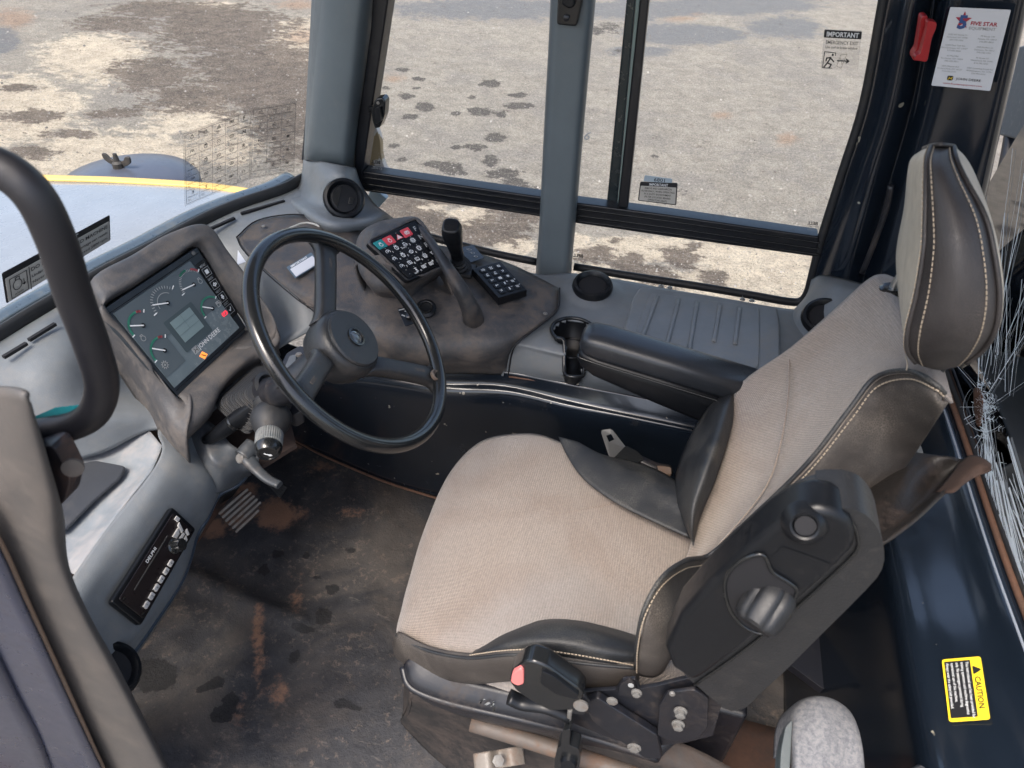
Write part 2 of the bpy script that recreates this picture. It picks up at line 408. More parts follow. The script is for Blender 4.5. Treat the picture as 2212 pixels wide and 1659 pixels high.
# ================================================================== GROUND
GZ = -1.9
def build_ground():
    # grid dense near the machine, coarse toward the horizon
    def axis(a, b, step, far):
        c = list(np.arange(a, b, step)); s = step
        lo, hi = [], []
        x = a
        while x > -far: s *= 1.25; x -= s; lo.append(x)
        s = step; x = c[-1]
        while x < far: s *= 1.25; x += s; hi.append(x)
        return np.array(lo[::-1] + c + hi)
    xs = axis(-11, 7, .055, 900); ys = axis(1.5, 17, .055, 900)
    XX, YY = np.meshgrid(xs, ys); nx, ny = len(xs), len(ys)
    wet = np.zeros_like(XX); pale = np.zeros_like(XX); dark = np.zeros_like(XX); org = np.zeros_like(XX); bluegrey = np.zeros_like(XX)
    def blob(A, u, v, du, dv, s=1.0, rot=0):
        c = P(u, v, z=GZ); ex = (P(u + du, v, z=GZ) - P(u - du, v, z=GZ)) / 2; ey = (P(u, v + dv, z=GZ) - P(u, v - dv, z=GZ)) / 2
        c_, s_ = math.cos(R(rot)), math.sin(R(rot))
        m = np.array([[ex.x, ey.x], [ex.y, ey.y]]); mi = np.linalg.inv(m)
        a = mi[0, 0] * (XX - c.x) + mi[0, 1] * (YY - c.y); b = mi[1, 0] * (XX - c.x) + mi[1, 1] * (YY - c.y)
        a, b = (a * c_ + b * s_ * dv / du), (-a * s_ * du / dv + b * c_)
        np.maximum(A, s * np.clip(1.5 - np.sqrt(a * a + b * b), 0, 1.5) / 1.5, out=A)
    # damp stains seen through the big side window
    for u, v, a, b in [(880,208,18,7),(920,230,22,9),(1035,240,30,10),(1125,228,34,7),(1020,210,12,5),(985,245,12,6),(885,252,22,6),(1075,298,26,12),(1030,318,22,8),(985,318,14,6),
                       (940,355,30,9),(975,365,26,16),(1060,345,20,14),(1090,375,40,10),(1110,395,34,12),(850,315,14,6),(870,345,14,5),(960,400,40,14),(1040,420,60,22),(1130,420,40,26),
                       (905,170,14,5),(870,150,18,5),(1060,180,26,8),(1120,205,22,6),(1085,250,12,8),(900,190,8,3),(1000,375,12,4),(835,190,10,4)]:
        blob(wet, u, v, a, b)
    for u, v, a, b in [(1450,410,60,16),(1420,340,26,8),(1330,330,14,8),(1300,60,60,18),(1350,110,30,10)]: blob(wet, u, v, a, b, .55)
    # dark wet mud in the strip below the bar and left window
    for u, v, a, b in [(900,480,90,34),(1060,500,90,34),(1130,460,60,20),(860,440,60,20),(1290,550,40,22),(1360,575,45,24),(1330,520,14,6),(1420,590,50,26),(1470,560,40,26),(1540,600,30,18),(1500,530,16,6),(980,430,60,16)]:
        blob(dark, u, v, a, b, 1.0)
    for u, v, a, b in [(560,150,170,90),(480,60,170,60),(330,160,90,40),(620,250,90,70),(420,210,110,36),(250,50,90,20),(370,20,140,20),(60,250,110,16),(150,290,70,10),(60,330,60,16),(240,245,60,12),(640,330,60,30),(40,190,40,10),(560,190,140,60)]:
        blob(dark, u, v, a, b, .95)
    for u, v, a, b in [(200,120,130,60),(60,230,130,80),(250,330,240,60),(100,350,120,40),(430,260,120,50),(480,320,100,40),(640,90,70,60),(470,12,60,10),(470,215,26,12)]:
        blob(pale, u, v, a, b, 1.0)
    for u, v, a, b in [(1010,470,60,24),(930,445,50,14),(1110,530,50,26),(1400,540,200,30),(1650,560,140,60),(1500,630,200,60),(1280,590,60,24),(1700,620,90,60),(1240,520,40,20)]:
        blob(pale, u, v, a, b, 1.15)
    for u, v, a, b in [(30,40,60,40),(20,80,30,20),(650,80,50,30),(640,10,70,14),(850,170,40,14),(1470,40,60,10),(1500,30,30,6),(800,290,30,50),(1560,250,40,14),(1700,300,40,20)]: blob(org, u, v, a, b, .8)
    for u, v, a, b in [(10,85,40,30),(1060,20,240,26),(1480,75,160,26),(1380,20,160,24),(1600,10,200,20),(1380,110,80,14),(1700,60,90,30)]: blob(bluegrey, u, v, a, b, .9)  # last mask: darker bluish grey patches, mostly on the far ground
    zz = np.zeros_like(XX)
    vs = np.stack([XX, YY, zz + GZ], -1).reshape(-1, 3)
    rng = np.random.default_rng(3); near = (np.abs(vs[:, 0]) < 14) & (vs[:, 1] < 20)
    vs[:, 2] += np.where(near, rng.normal(0, .004, len(vs)), 0)
    i, j = np.meshgrid(np.arange(nx - 1), np.arange(ny - 1)); q = (j * nx + i).ravel()
    fs = np.stack([q, q + 1, q + nx + 1, q + nx], -1)
    me = D.meshes.new('ground'); me.vertices.add(len(vs)); me.vertices.foreach_set('co', vs.ravel())
    me.loops.add(fs.size); me.loops.foreach_set('vertex_index', fs.ravel()); me.polygons.add(len(fs))
    me.polygons.foreach_set('loop_start', np.arange(len(fs)) * 4); me.update(calc_edges=True)
    for nm, A in (('wet', wet), ('pale', pale), ('dark', dark), ('org', org), ('bluegrey', bluegrey)):
        at = me.attributes.new(nm, 'FLOAT', 'POINT'); at.data.foreach_set('value', A.ravel().astype(np.float32))
    m, nt, b = newmat('packed_dirt'); k = NB(nt)
    def A(n): a = nt.nodes.new('ShaderNodeAttribute'); a.attribute_name = n; return a.outputs['Fac']
    big = k.noise(.9, 8, .68, .3); mid = k.noise(5, 8, .7, .4); fine = k.noise(38, 6, .8); gr = k.noise(120, 3, .8)
    rag = k.math('SUBTRACT', k.math('ADD', k.math('MULTIPLY', big, .7), k.math('MULTIPLY', mid, .9)), .8)
    rag2 = k.math('ADD', k.math('MULTIPLY', k.math('SUBTRACT', k.noise(7, 8, .78, .5), .5), 1.5), k.math('MULTIPLY', k.math('SUBTRACT', k.noise(2.2, 6, .7), .5), 1.1))
    streak = k.math('MULTIPLY', k.math('SUBTRACT', k.noise(3, 8, .75, .6, co=k.map((1, 3.2, 1), (0, 0, -.35))), .5), 1.6)
    col = k.mix(k.ramp(mid, .35, .65), (.33, .298, .245), (.45, .405, .335))
    col = k.mix(k.ramp(big, .45, .62, 0, .6), col, (.28, .26, .235))
    col = k.mix(k.ramp(k.math('ADD', A('pale'), k.math('ADD', rag, streak)), .30, .50, 0, .97), col, k.mix(k.ramp(mid, .35, .65), (.60, .50, .375), (.84, .72, .54)))
    col = k.mix(k.math('MULTIPLY', k.ramp(k.math('ADD', A('org'), rag), .30, .7), .6), col, (.42, .25, .15))
    col = k.mix(k.ramp(k.math('ADD', A('bluegrey'), rag), .25, .5, 0, .9), col, k.mix(k.ramp(fine, .4, .6), (.11, .12, .13), (.27, .28, .29)))
    col = k.mix(k.ramp(k.math('ADD', A('dark'), k.math('ADD', streak, rag2)), .24, .46, 0, .92), col, k.mix(k.ramp(mid, .3, .7), (.085, .064, .050), (.20, .155, .120)))
    col = k.mix(k.ramp(k.math('ADD', A('wet'), k.math('MULTIPLY', rag2, 1.1)), .33, .45, 0, .92), col, k.mix(fine, (.045, .042, .04), (.10, .09, .082)))
    f2 = k.noise(75, 4, .85)
    trk = k.noise(5, 6, .7, .3, co=k.map((1, 7, 1), (0, 0, .25)))
    col = k.mix(k.ramp(trk, .52, .66, 0, .35), col, (.17, .15, .13)); col = k.mix(k.ramp(trk, .34, .45, .3, 0), col, (.50, .46, .39))
    col = k.mix(k.ramp(fine, .46, .64, .0, .5), col, (.11, .098, .085)); col = k.mix(k.ramp(f2, .53, .64, 0, .5), col, (.085, .075, .066))
    col = k.mix(k.ramp(fine, .36, .48, .45, 0), col, (.62, .56, .47)); col = k.mix(k.ramp(gr, .56, .70, 0, .4), col, (.72, .67, .58))
    st = k.ramp(k.vor(16, 'F1'), .10, .16, 1, 0); st = k.math('MULTIPLY', st, k.ramp(k.noise(11, 2), .56, .60))
    col = k.mix(k.math('MULTIPLY', st, .35), col, (.50, .48, .44))
    col = k.mix(k.math('MULTIPLY', k.ramp(k.vor(30, 'F1'), .10, .2, 1, 0), k.ramp(k.noise(14, 2), .55, .6)), col, (.07, .065, .06))
    k.l(col, b.inputs['Base Color']); b.inputs['Roughness'].default_value = .95; b.inputs['Specular IOR Level'].default_value = .2
    k.bump(b, k.math('ADD', k.math('MULTIPLY', mid, .8), k.math('ADD', fine, k.math('MULTIPLY', f2, .6))), 1.0, .05)
    return struct(link('ground', me, m))
build_ground()
# loose pebbles and crushed stones lying on the dirt
def build_pebbles():
    vs = []; fs = []; rg = random.Random(5)
    for _ in range(5000):
        u = rg.uniform(0, 2212); v = rg.uniform(0, 640) ** 1.0
        c = P(u, v, z=GZ)
        if c.y > 16 or c.y < 1.6: continue
        s = rg.uniform(.003, .008) * (1 + .05 * c.length) * (2 if rg.random() < .05 else 1)
        k = len(vs); a0 = rg.random() * 6; h = s * rg.uniform(.5, .9)
        for i in range(5):
            r = s * rg.uniform(.7, 1.2); vs.append(V((c.x + r * math.cos(a0 + i * 1.257), c.y + r * math.sin(a0 + i * 1.257), GZ - .004)))
        for i in range(5):
            r = s * rg.uniform(.35, .7); vs.append(V((c.x + r * math.cos(a0 + i * 1.257), c.y + r * math.sin(a0 + i * 1.257), GZ + h)))
        for i in range(5): fs.append([k + i, k + (i + 1) % 5, k + 5 + (i + 1) % 5, k + 5 + i])
        fs.append([k + 5 + i for i in range(5)])
    m, nt, b = newmat('pebble_stone'); k = NB(nt)
    k.l(k.mix(k.ramp(k.noise(3, 1), .4, .6), (.16, .145, .13), (.42, .39, .35)), b.inputs['Base Color']); b.inputs['Roughness'].default_value = .9
    o = mesh('gravel', vs, fs, m, smooth=False); tag(o, 'small pale stones scattered over the packed dirt yard', 'gravel', kind='stuff')
build_pebbles()

# ================================================================== BONNET (seen through the windscreen)
bn = thing('bonnet', P(300, 480, z=.30), 'pale grey engine bonnet with a yellow front edge beyond the windscreen', 'bonnet')
BON = dirty('bonnet_paint', (.215, .235, .26), (.20, .21, .225), .3, .28, 3, 40, .02, coat=.4)
YP = flat('yellow_paint', (.70, .46, .12), .4)
sheet('panel', [Z([(-320,385),(-100,374),(90,383),(250,388),(420,398),(560,416),(700,440)], .42),
                Z([(-320,520),(-100,500),(90,490),(250,470),(420,455),(560,445),(700,470)], .43),
                Z([(-320,700),(-100,690),(90,640),(250,575),(420,505),(560,460),(700,500)], .40),
                Z([(-320,860),(-100,830),(90,760),(250,680),(420,590),(560,520),(700,540)], .34)], BON, bn, thick=.01)
e = [P(a, b, z=.425) for a, b in [(-320,380),(-100,369),(90,377),(250,382),(420,392),(500,401),(590,415),(700,436)]]
sheet('front_edge_trim', [e, [p + V((.004, -.04, .004)) for p in e]], YP, bn, thick=.012)
sheet('front_skirt', [[p + V((0, .002, -.01)) for p in e], [p + V((-.02, .04, -.6)) for p in e]], BON, bn, thick=.01)
# domed dark cover with wing nut beyond the bonnet
dc = thing('air_cleaner_cap', P(265, 372, z=.40), 'dark domed cap with a wing nut just beyond the bonnet edge', 'cap')
c = P(278, 386, z=.24)
lathe('cap_shell', [(.27, -.25), (.27, -.02), (.25, .005), (.18, .030), (.08, .046), (0, .050)], c, (0, 0, 1), dirty('dark_cap_paint', (.065, .072, .095), (.18, .16, .14), .3, .35, 6, 100, .1), dc, 48)
wc = c + V((-.02, -.01, .056))
WNM = dirty('dark_cast_iron', (.04, .036, .032), (.12, .09, .07), .4, .6, 30, 200, .3)
wn_ = lathe('wing_nut', [(.022, -.02), (.022, .012), (.012, .02), (.008, .05), (0, .052)], wc, (0, 0, 1), WNM, dc, 10)
for s in (-1, 1):
    slab('wing', rnd([wc + V((s * .012, 0, -.004)), wc + V((s * .038, 0, .002)), wc + V((s * .062, 0, .018)), wc + V((s * .064, 0, .044)), wc + V((s * .042, 0, .042)), wc + V((s * .030, 0, .022)), wc + V((s * .014, 0, .020))], .010, 3), (0, .010, 0), WNM, wn_, .002)

# ================================================================== WINDSCREEN
wsb = [(-140,815),(0,728),(90,672),(230,592),(330,540),(434,483),(514,448),(608,416),(653,392)]
wb = Z(wsb, .70)
wt = [p + V((.30, -.03 * 0, 1.0)) for p in wb]
ws = thing('windscreen', wb[0], 'curved windscreen in front of the dashboard with printed stickers on it', 'windscreen')
sheet('glass', [wb, [p + V((.12, 0, .40)) for p in wb], [p + V((.29, 0, .95)) for p in wb]], GLASS, ws, thick=0)
tube('rubber_seal', [p + V((.004, 0, .006)) for p in wb], .014, RUBBER, ws, 10, n=5, sq=(.6, 1.3))
sheet('cowl', [[p + V((-.02, .0, .012)) for p in wb], [p + V((-.055, .012, .012)) for p in wb], [p + V((-.11, .02, -.03)) for p in wb]],
      dirty('cowl_paint', (.05, .07, .09), (.12, .13, .13), .5, .3, 10, 60, .05, coat=.4), ws, thick=.006)
# ribbed edge of the seal
for i, p in enumerate(cr([q + V((.008, -.004, .022)) for q in wb], 40)):
    pass
def wpt(u, v):
    """point on the sloping windscreen near its right end"""
    best = None
    for a, b in zip(wb[:-1], wb[1:]):
        e1 = b - a; n = e1.cross(V((.3, 0, 1))); p = P(u, v, pl=(n, n.dot(a)))
        t = (p - a).dot(e1) / e1.dot(e1)
        if t != t: continue
        d = 0 if 0 <= t <= 1 else min(abs(t), abs(t - 1))
        # remove the lean before judging t
        s = (p.z - a.z); t2 = ((p - V((.3 * s, 0, s))) - a).dot(e1) / e1.dot(e1)
        d = 0 if 0 <= t2 <= 1 else min(abs(t2), abs(t2 - 1))
        if best is None or d < best[0]: best = (d, p)
    return best[1]
# function chart: two grids printed on clear film
def chart(tl, tr, br, bl, cols, rows, cells):
    q = Quad(wpt(*tl), wpt(*tr), wpt(*br), wpt(*bl))
    s = slab('function_chart', q.rect(-.03, -.03, 1.03, 1.03, .001), q.n * .0006, FILM, ws, bevel=0)
    L = [[(0, r / rows), (1, r / rows)] for r in range(rows + 1)] + [[(c / cols, 0), (c / cols, 1)] for c in range(cols + 1)]
    strokes(q, L, .004, INK, s, .002, 'grid_lines')
    for n, (big, word) in enumerate(cells):
        c, r = n % cols, n // cols; sq = q.sub(c / cols, r / rows, (c + 1) / cols, (r + 1) / rows)
        if big in ICON: strokes(sq.sub(.3, .08, .7, .42), ICON[big], .085, INK, s, .002)
        elif big: text(sq, big, .5, .42, .26, INK, s, cx=True, h=.002, bold=.03)
        text(sq, word, .5, .58, .085, INK, s, cx=True, h=.002, wd=min(.8, .08 * len(word)))
        strokes(sq, [[(.12, .72), (.30, .72)], [(.12, .82), (.34, .82)]], .03, GREYI, s, .002, 'printed_lines')
G = lambda: arc(.5, .5, .32)
def teeth(): return [[(.5 + .34 * math.cos(a), .5 + .34 * math.sin(a)), (.5 + .47 * math.cos(a), .5 + .47 * math.sin(a))] for a in [i * math.pi / 5 for i in range(10)]]
ICON = dict(
 engine=[arc(.5, .58, .28), [(.35, .3), (.35, .15), (.65, .15), (.65, .3)]], gearp=[G()] + teeth() + [[(.35, .5), (.65, .5)], [(.5, .35), (.5, .65)]],
 gearm=[G()] + teeth() + [[(.35, .5), (.65, .5)]], geara=[G()] + teeth() + [[(.4, .65), (.5, .35), (.6, .65)], [(.44, .55), (.56, .55)]],
 tri=[[(.5, .1), (.9, .85), (.1, .85), (.5, .1)], [(.5, .4), (.68, .72), (.32, .72), (.5, .4)]], park=[arc(.5, .5, .28), arc(.5, .5, .42, 130, 230), arc(.5, .5, .42, -50, 50), [(.42, .68), (.42, .32), (.56, .32), (.6, .42), (.54, .52), (.42, .52)]],
 speed=[arc(.5, .55, .36, 150, 390), [(.5, .55), (.74, .35)], arc(.5, .55, .08)], speed2=[arc(.5, .6, .3, 150, 390), arc(.5, .6, .44, 190, 300), [(.5, .6), (.74, .35)]],
 wash=[[(.15, .4), (.5, .2), (.85, .4), (.7, .85), (.3, .85), (.15, .4)], arc(.35, .12, .08), arc(.65, .12, .08), [(.5, .3), (.62, .8)]], wiper=[[(.1, .45), (.5, .2), (.9, .45), (.7, .8), (.3, .8), (.1, .45)], [(.35, .35), (.62, .75)]],
 rwash=[[(.15, .25), (.85, .25), (.85, .8), (.15, .8), (.15, .25)], [(.5, .1), (.5, .8)], [(.3, .4), (.7, .7)]], rwiper=[[(.15, .2), (.85, .2), (.85, .75), (.15, .75), (.15, .2)], [(.3, .35), (.6, .7)]],
 bin=[[(.2, .3), (.45, .2), (.85, .65), (.7, .85), (.35, .6), (.2, .3)], [(.1, .6), (.35, .8)]], bin2=[[(.2, .6), (.4, .25), (.85, .6), (.75, .85), (.35, .8), (.2, .6)], [(.1, .3), (.2, .6)]],
 ret=[arc(.5, .5, .26), arc(.5, .5, .42, 130, 230), arc(.5, .5, .42, -50, 50), arc(.5, .42, .09), arc(.5, .6, .09)], diff=[[(.5, .1), (.5, .9)], [(.25, .15), (.75, .15)], [(.25, .85), (.75, .85)], [(.35, .4), (.65, .6)], [(.65, .4), (.35, .6)]],
 lamp=[arc(.6, .5, .3, -90, 90), [(.6, .2), (.6, .8)], [(.1, .3), (.45, .3)], [(.1, .5), (.45, .5)], [(.1, .7), (.45, .7)]], beacon=[[(.3, .85), (.3, .35), (.7, .35), (.7, .85)], [(.2, .85), (.8, .85)], [(.1, .2), (.25, .35)], [(.9, .2), (.75, .35)], [(.5, .1), (.5, .3)]],
 mirror=[[(.25, .25), (.75, .25), (.75, .8), (.25, .8), (.25, .25)], [(.4, .4), (.6, .65)]], work=[arc(.55, .35, .22, 120, 330), [(.3, .5), (.15, .9)], [(.45, .55), (.4, .9)], [(.6, .5), (.65, .9)]],
 seat=[[(.6, .15), (.6, .55), (.25, .7)], [(.15, .25), (.4, .35), (.3, .45)]], air=[[(.5, .15), (.5, .85)], [(.2, .3), (.8, .7)], [(.8, .3), (.2, .7)], arc(.5, .5, .2)],
 fan=[arc(.38, .35, .14), arc(.62, .38, .14), arc(.4, .62, .14), arc(.64, .64, .14)], temp=[[(.45, .15), (.45, .6)], arc(.45, .72, .12), [(.6, .15), (.6, .6)]], foot=[[(.2, .75), (.45, .5), (.7, .55), (.8, .3)], arc(.3, .4, .1)],
 plus=[[(.2, .5), (.8, .5)], [(.5, .2), (.5, .8)]], minus=[[(.15, .5), (.85, .5)]], sheet=[[(.2, .2), (.8, .2), (.8, .8), (.2, .8), (.2, .2)], [(.3, .35), (.7, .35)], [(.3, .5), (.7, .5)], [(.3, .65), (.7, .65)]],
 arrd=[[(.5, .1), (.5, .6)], [(.2, .5), (.5, .9), (.8, .5), (.2, .5)], [(.38, .1), (.38, .55)], [(.62, .1), (.62, .55)]], arru=[[(.1, .5), (.5, .15)], [(.1, .5), (.5, .85), (.5, .15)], [(.5, .38), (.9, .38), (.9, .62), (.5, .62)]],
 check=[[(.2, .5), (.42, .8), (.8, .2)]], horn=[[(.15, .4), (.4, .4), (.8, .15), (.8, .85), (.4, .6), (.15, .6), (.15, .4)], [(.3, .6), (.3, .8), (.55, .8), (.55, .68)]], pump=[[(.2, .85), (.2, .2), (.6, .2), (.6, .85), (.2, .85)], [(.6, .45), (.75, .5), (.75, .75), (.88, .7), (.88, .35), (.75, .2)], [(.28, .3), (.52, .3), (.52, .45), (.28, .45), (.28, .3)]])
W1 = [('engine','POWER'),('engine','STOP'),('tri','HAZARD'),('park','PARKING BRAKE'),('F','FORWARD'),('speed','SPEED LIMIT'),('wash','DESCENT CONTROL'),('bin','AUTO DUMP BODY'),('gearp','GEAR LIMIT INCREASE'),('N','NEUTRAL'),
      ('speed2','SPEED LIMIT INCREASE'),('wash','WASHER FLUID'),('wiper','FRONT WIPER'),('gearm','GEAR LIMIT DECREASE'),('R','REVERSE'),('speed','SPEED LIMIT DECREASE'),('rwash','REAR WASHER FLUID'),('rwiper','REAR WIPER'),('geara','GEAR HOLD'),('bin','BODY UP'),
      ('diff','INTERAXLE DIFF LOCK'),('diff','AUTO DIFF LOCK'),('ret','RETARDER DECREASE'),('ret','RETARDER INCREASE'),('bin2','BODY DOWN')]
W2 = [('lamp','HEADLIGHTS'),('beacon','BEACON LIGHT'),('mirror','HEATED MIRRORS'),('work','WORK LIGHTS'),('work','ARTICULATION LIGHTS'),('seat','STAIR LIGHT'),('foot','AIR FLOW CONTROL'),('sheet','AIR RECIRCULATION'),('air','AIR CONDITIONING'),
      ('foot','LOWER AIR FLOW CONTROL'),('temp','CAB TEMPERATURE INCREASE'),('fan','FAN SPEED INCREASE'),('seat','HEATED SEAT'),('temp','CAB TEMPERATURE DECREASE'),('fan','FAN SPEED DECREASE')]
_e1 = wb[-2] - wb[-5]; _wn = _e1.cross(V((.3, 0, 1)))
wpt0 = wpt
wpt = lambda u, v: P(u, v, pl=(_wn, _wn.dot(wb[-4])))
chart((398,292),(540,239),(537,383),(402,440), 5, 5, W1)
chart((546,237),(637,222),(633,368),(541,382), 3, 5, W2)
wpt = wpt0
# speed warning label, low on the left of the glass
q = Quad(wpt(3,590), wpt(236,464), wpt(238,518), wpt(13,655))
lb = decal('warning_label', q, INK, ws, rad=.003)
qq = q.sub(.015, .20, .985, .97, .0014)
decal('label_field', qq, CREAM, lb, rad=.002)
text(q, 'IMPORTANT', .5, .17, .13, WHITE, lb, cx=True, h=.0016, bold=.03, wd=.36)
text(qq, 'DO NOT OVERSPEED MACHINE', .60, .27, .16, INK, lb, cx=True, wd=.76, h=.002)
text(qq, 'Under NO circumstances, damage can result:', .60, .55, .12, INK, lb, cx=True, wd=.76, h=.002)
text(qq, 'Never let engine speed exceed 2800 rpm.', .60, .82, .12, INK, lb, cx=True, wd=.76, h=.002)
qe = qq.sub(.02, .06, .18, .94)
strokes(qe, [[(.03, .03), (.97, .03), (.97, .97), (.03, .97), (.03, .03)], arc(.42, .45, .24), [(.34, .24), (.34, .1), (.56, .1), (.56, .24)], [(.78, .35), (.78, .62), (.7, .55), (.86, .55), (.78, .62)]], .035, INK, lb, .003)
text(qe, 'n/min', .45, .90, .12, INK, lb, cx=True, h=.003)
strokes(qq, [[(.20, 0), (.20, 1)]], .03, INK, lb, .003, 'printed_lines')

# ================================================================== SIDE WINDOW
YW = 1.60
sw = thing('side_window', P(1250, 500, y=YW), 'black framed sliding side window looking down on the dirt yard', 'window')
def bar(name, pts, depth=.035, mat=BLACKM, root=sw, bevel=.004): return slab(name, pts, (0, depth, 0), mat, root, bevel)
bar('sill_rail', Y([(783,370),(1163,425),(1248,439),(1444,465),(1770,512),(1764,556),(1444,512),(1245,483),(1162,468),(775,412)], YW - .02), .045)
for dv in (12, 26, 38):   # grooves of the sliding track
    bar('track', [P(u, v + dv, y=YW - .024) for u, v in [(783,370),(1163,425),(1248,439),(1444,465),(1770,512)]] + [P(u, v + dv + 3, y=YW - .024) for u, v in [(1770,512),(1444,465),(1248,439),(1163,425),(783,370)]], .01, BLACKG, sw, .001)
bar('window_frame', Y([(812,-120),(858,-120),(838,0),(810,190),(783,372),(778,412),(764,412),(768,300),(800,60)], YW - .02), .05)
bar('meeting_post', Y([(1404,-120),(1422,-120),(1402,0),(1356,450),(1334,448),(1382,0)], YW - .018), .03)
bar('sash_edge', Y([(1372,-120),(1390,-120),(1374,0),(1333,446),(1310,442),(1353,0)], YW + .02), .02, dirty('tinted_edge', (.02, .03, .035), (.06, .07, .07), .3, .25))
bar('edge_strip', Y([(1392,-120),(1402,-120),(1383,0),(1337,446),(1333,446),(1374,0)], YW + .01), .01, flat('greenish_glass_edge', (.25, .33, .31), .3))
mesh('pane', Y([(800,-120),(1400,-120),(1330,450),(770,372)], YW + .012), [[0, 1, 2, 3]], GLASS, sw, smooth=False)
mesh('pane', Y([(1400,-120),(1950,-120),(1780,514),(1340,452)], YW - .002), [[0, 1, 2, 3]], GLASS, sw, smooth=False)
mesh('lower_pane', Y([(775,408),(1770,552),(1745,680),(760,500)], YW + .005), [[0, 1, 2, 3]], GLASS, sw, smooth=False)
# rounded lower frame of the whole opening
lf = [(1240,576),(1350,594),(1500,617),(1620,637),(1700,651),(1730,650),(1745,630),(1756,590),(1775,514),(1819,375),(1867,222),(1909,0),(1935,-120)]
tube('rubber_seal', Y(lf, YW - .01), .010, RUBBER, sw, 10, n=5, up=V((0, 1, 0)))
tube('rubber_seal', Y([(930,512),(1000,531),(1080,550),(1160,566)], YW - .01), .010, RUBBER, sw, 10)
# latch on the left edge
lt = [(812,213),(826,211),(832,220),(830,250),(820,276),(810,278),(804,262),(801,236),(806,222)]
la = slab('latch', rnd(Y(lt, YW - .055), .004, 3), (0, .03, 0), BLACKG, sw, .004, 3)
slab('thumb_plate', rnd(Y([(810,234),(820,232),(823,262),(812,268)], YW - .066), .003, 3), (0, .012, 0), BLACK, la, .003)
lathe('screw', [(.004, 0), (.004, .002), (0, .003)], P(817, 222, y=YW - .056), (0, -1, 0), BOLT, la, 10)
slab('latch_arm', Y([(794,232),(812,228),(812,236),(795,246)], YW - .03), (0, .02, 0), BLACK, la, .002)
# stickers on the glass
q = Quad(P(1383,392,y=YW-.004), P(1464,395,y=YW-.004), P(1461,443,y=YW-.004), P(1378,433,y=YW-.004))
s1 = decal('filter_sticker', q, INK, sw, rad=.004); qi = q.sub(.03, .20, .97, .95, .001); decal('sticker_field', qi, CREAM, s1, rad=.002)
text(q, 'IMPORTANT', .5, .17, .12, WHITE, s1, cx=True, wd=.5, h=.0022)
for i, t in enumerate(['REMOVE AND CLEAN AIRCON', 'FILTER DAILY, WHEN OPERATING', 'IN A DUSTY ENVIRONMENT.', '(FILTER LOCATED BEHIND', "OPERATOR'S SEAT)"]):
    text(qi, t, .5, .19 + i * .19, .12, INK, s1, cx=True, wd=min(.95, .033 * len(t)), h=.0014)
q = Quad(P(1393,378,y=YW-.004), P(1452,386,y=YW-.004), P(1452,396,y=YW-.004), P(1390,391,y=YW-.004))
s2 = decal('number_sticker', q, flat('blue_grey_film', (.33, .40, .45), .4), sw); text(q, '6801', .55, .85, .65, INK, s2, cx=True, h=.0012)
q = Quad(P(1781,62,y=YW-.004), P(1862,66,y=YW-.004), P(1853,152,y=YW-.004), P(1773,148,y=YW-.004))
s3 = decal('exit_sticker', q, FILM, sw)
decal('sticker_band', q.sub(0, .02, 1, .21, .0004), INK, s3); text(q, 'IMPORTANT', .5, .175, .115, WHITE, s3, cx=True, wd=.86, h=.0022, bold=.03)
text(q, 'EMERGENCY EXIT', .5, .36, .085, INK, s3, cx=True, wd=.86, h=.002); text(q, 'Use tool to break window', .5, .47, .065, INK, s3, cx=True, wd=.86, h=.002)
strokes(q, [[(.36, .58), (.06, .56), (.04, .97), (.30, .97)], [(.36, .58), (.36, .64)]], .02, INK, s3, .002)
strokes(q, [[(.24, .70), (.16, .84), (.27, .88), (.22, .96)], [(.16, .84), (.08, .95)], [(.24, .70), (.13, .72), (.12, .79)], [(.24, .72), (.33, .80)]], .035, INK, s3, .002, 'running_figure')
mesh('running_head', [q.pt(*p, .002) for p in arc(.285, .63, .03, 0, 330, 10)], [list(range(11))], INK, s3, smooth=False)
strokes(q, [[(.42, .92), (.50, .62), (.66, .60), (.54, .96), (.42, .92)], [(.46, .8), (.6, .72)], [(.5, .7), (.56, .88)]], .008, INK, s3, .002, 'pane_drawing')
strokes(q, [[(.42, .77), (.70, .77)], [(.66, .72), (.73, .77), (.66, .82)]], .03, INK, s3, .0025, 'arrow')
def bell(u, v, du=18):
    q = Quad(P(u, v, y=YW - .004), P(u + du, v + 2, y=YW - .004), P(u + du, v + 22, y=YW - .004), P(u, v + 20, y=YW - .004))
    m = D.objects.new('maker_mark', None); COL.objects.link(m); m.parent = sw
    text(q, 'BELL', .5, .40, .34, INK, m, cx=True, mir=True, bold=.03, h=.001); text(q, 'armourplate', .5, .62, .12, INK, m, cx=True, mir=True, h=.001, wd=1.2)
    text(q, 'TOUGHENED', .5, .8, .10, GREYI, m, cx=True, mir=True, h=.001, wd=.7); text(q, '43 R-000254', .4, .98, .10, GREYI, m, cx=True, mir=True, h=.001, wd=.8)
    strokes(q, [arc(1.1, .9, .13)], .03, GREYI, m, .001)
bell(1744, 476, 22); bell(1240, 546, 18); bell(803, 344, 18)

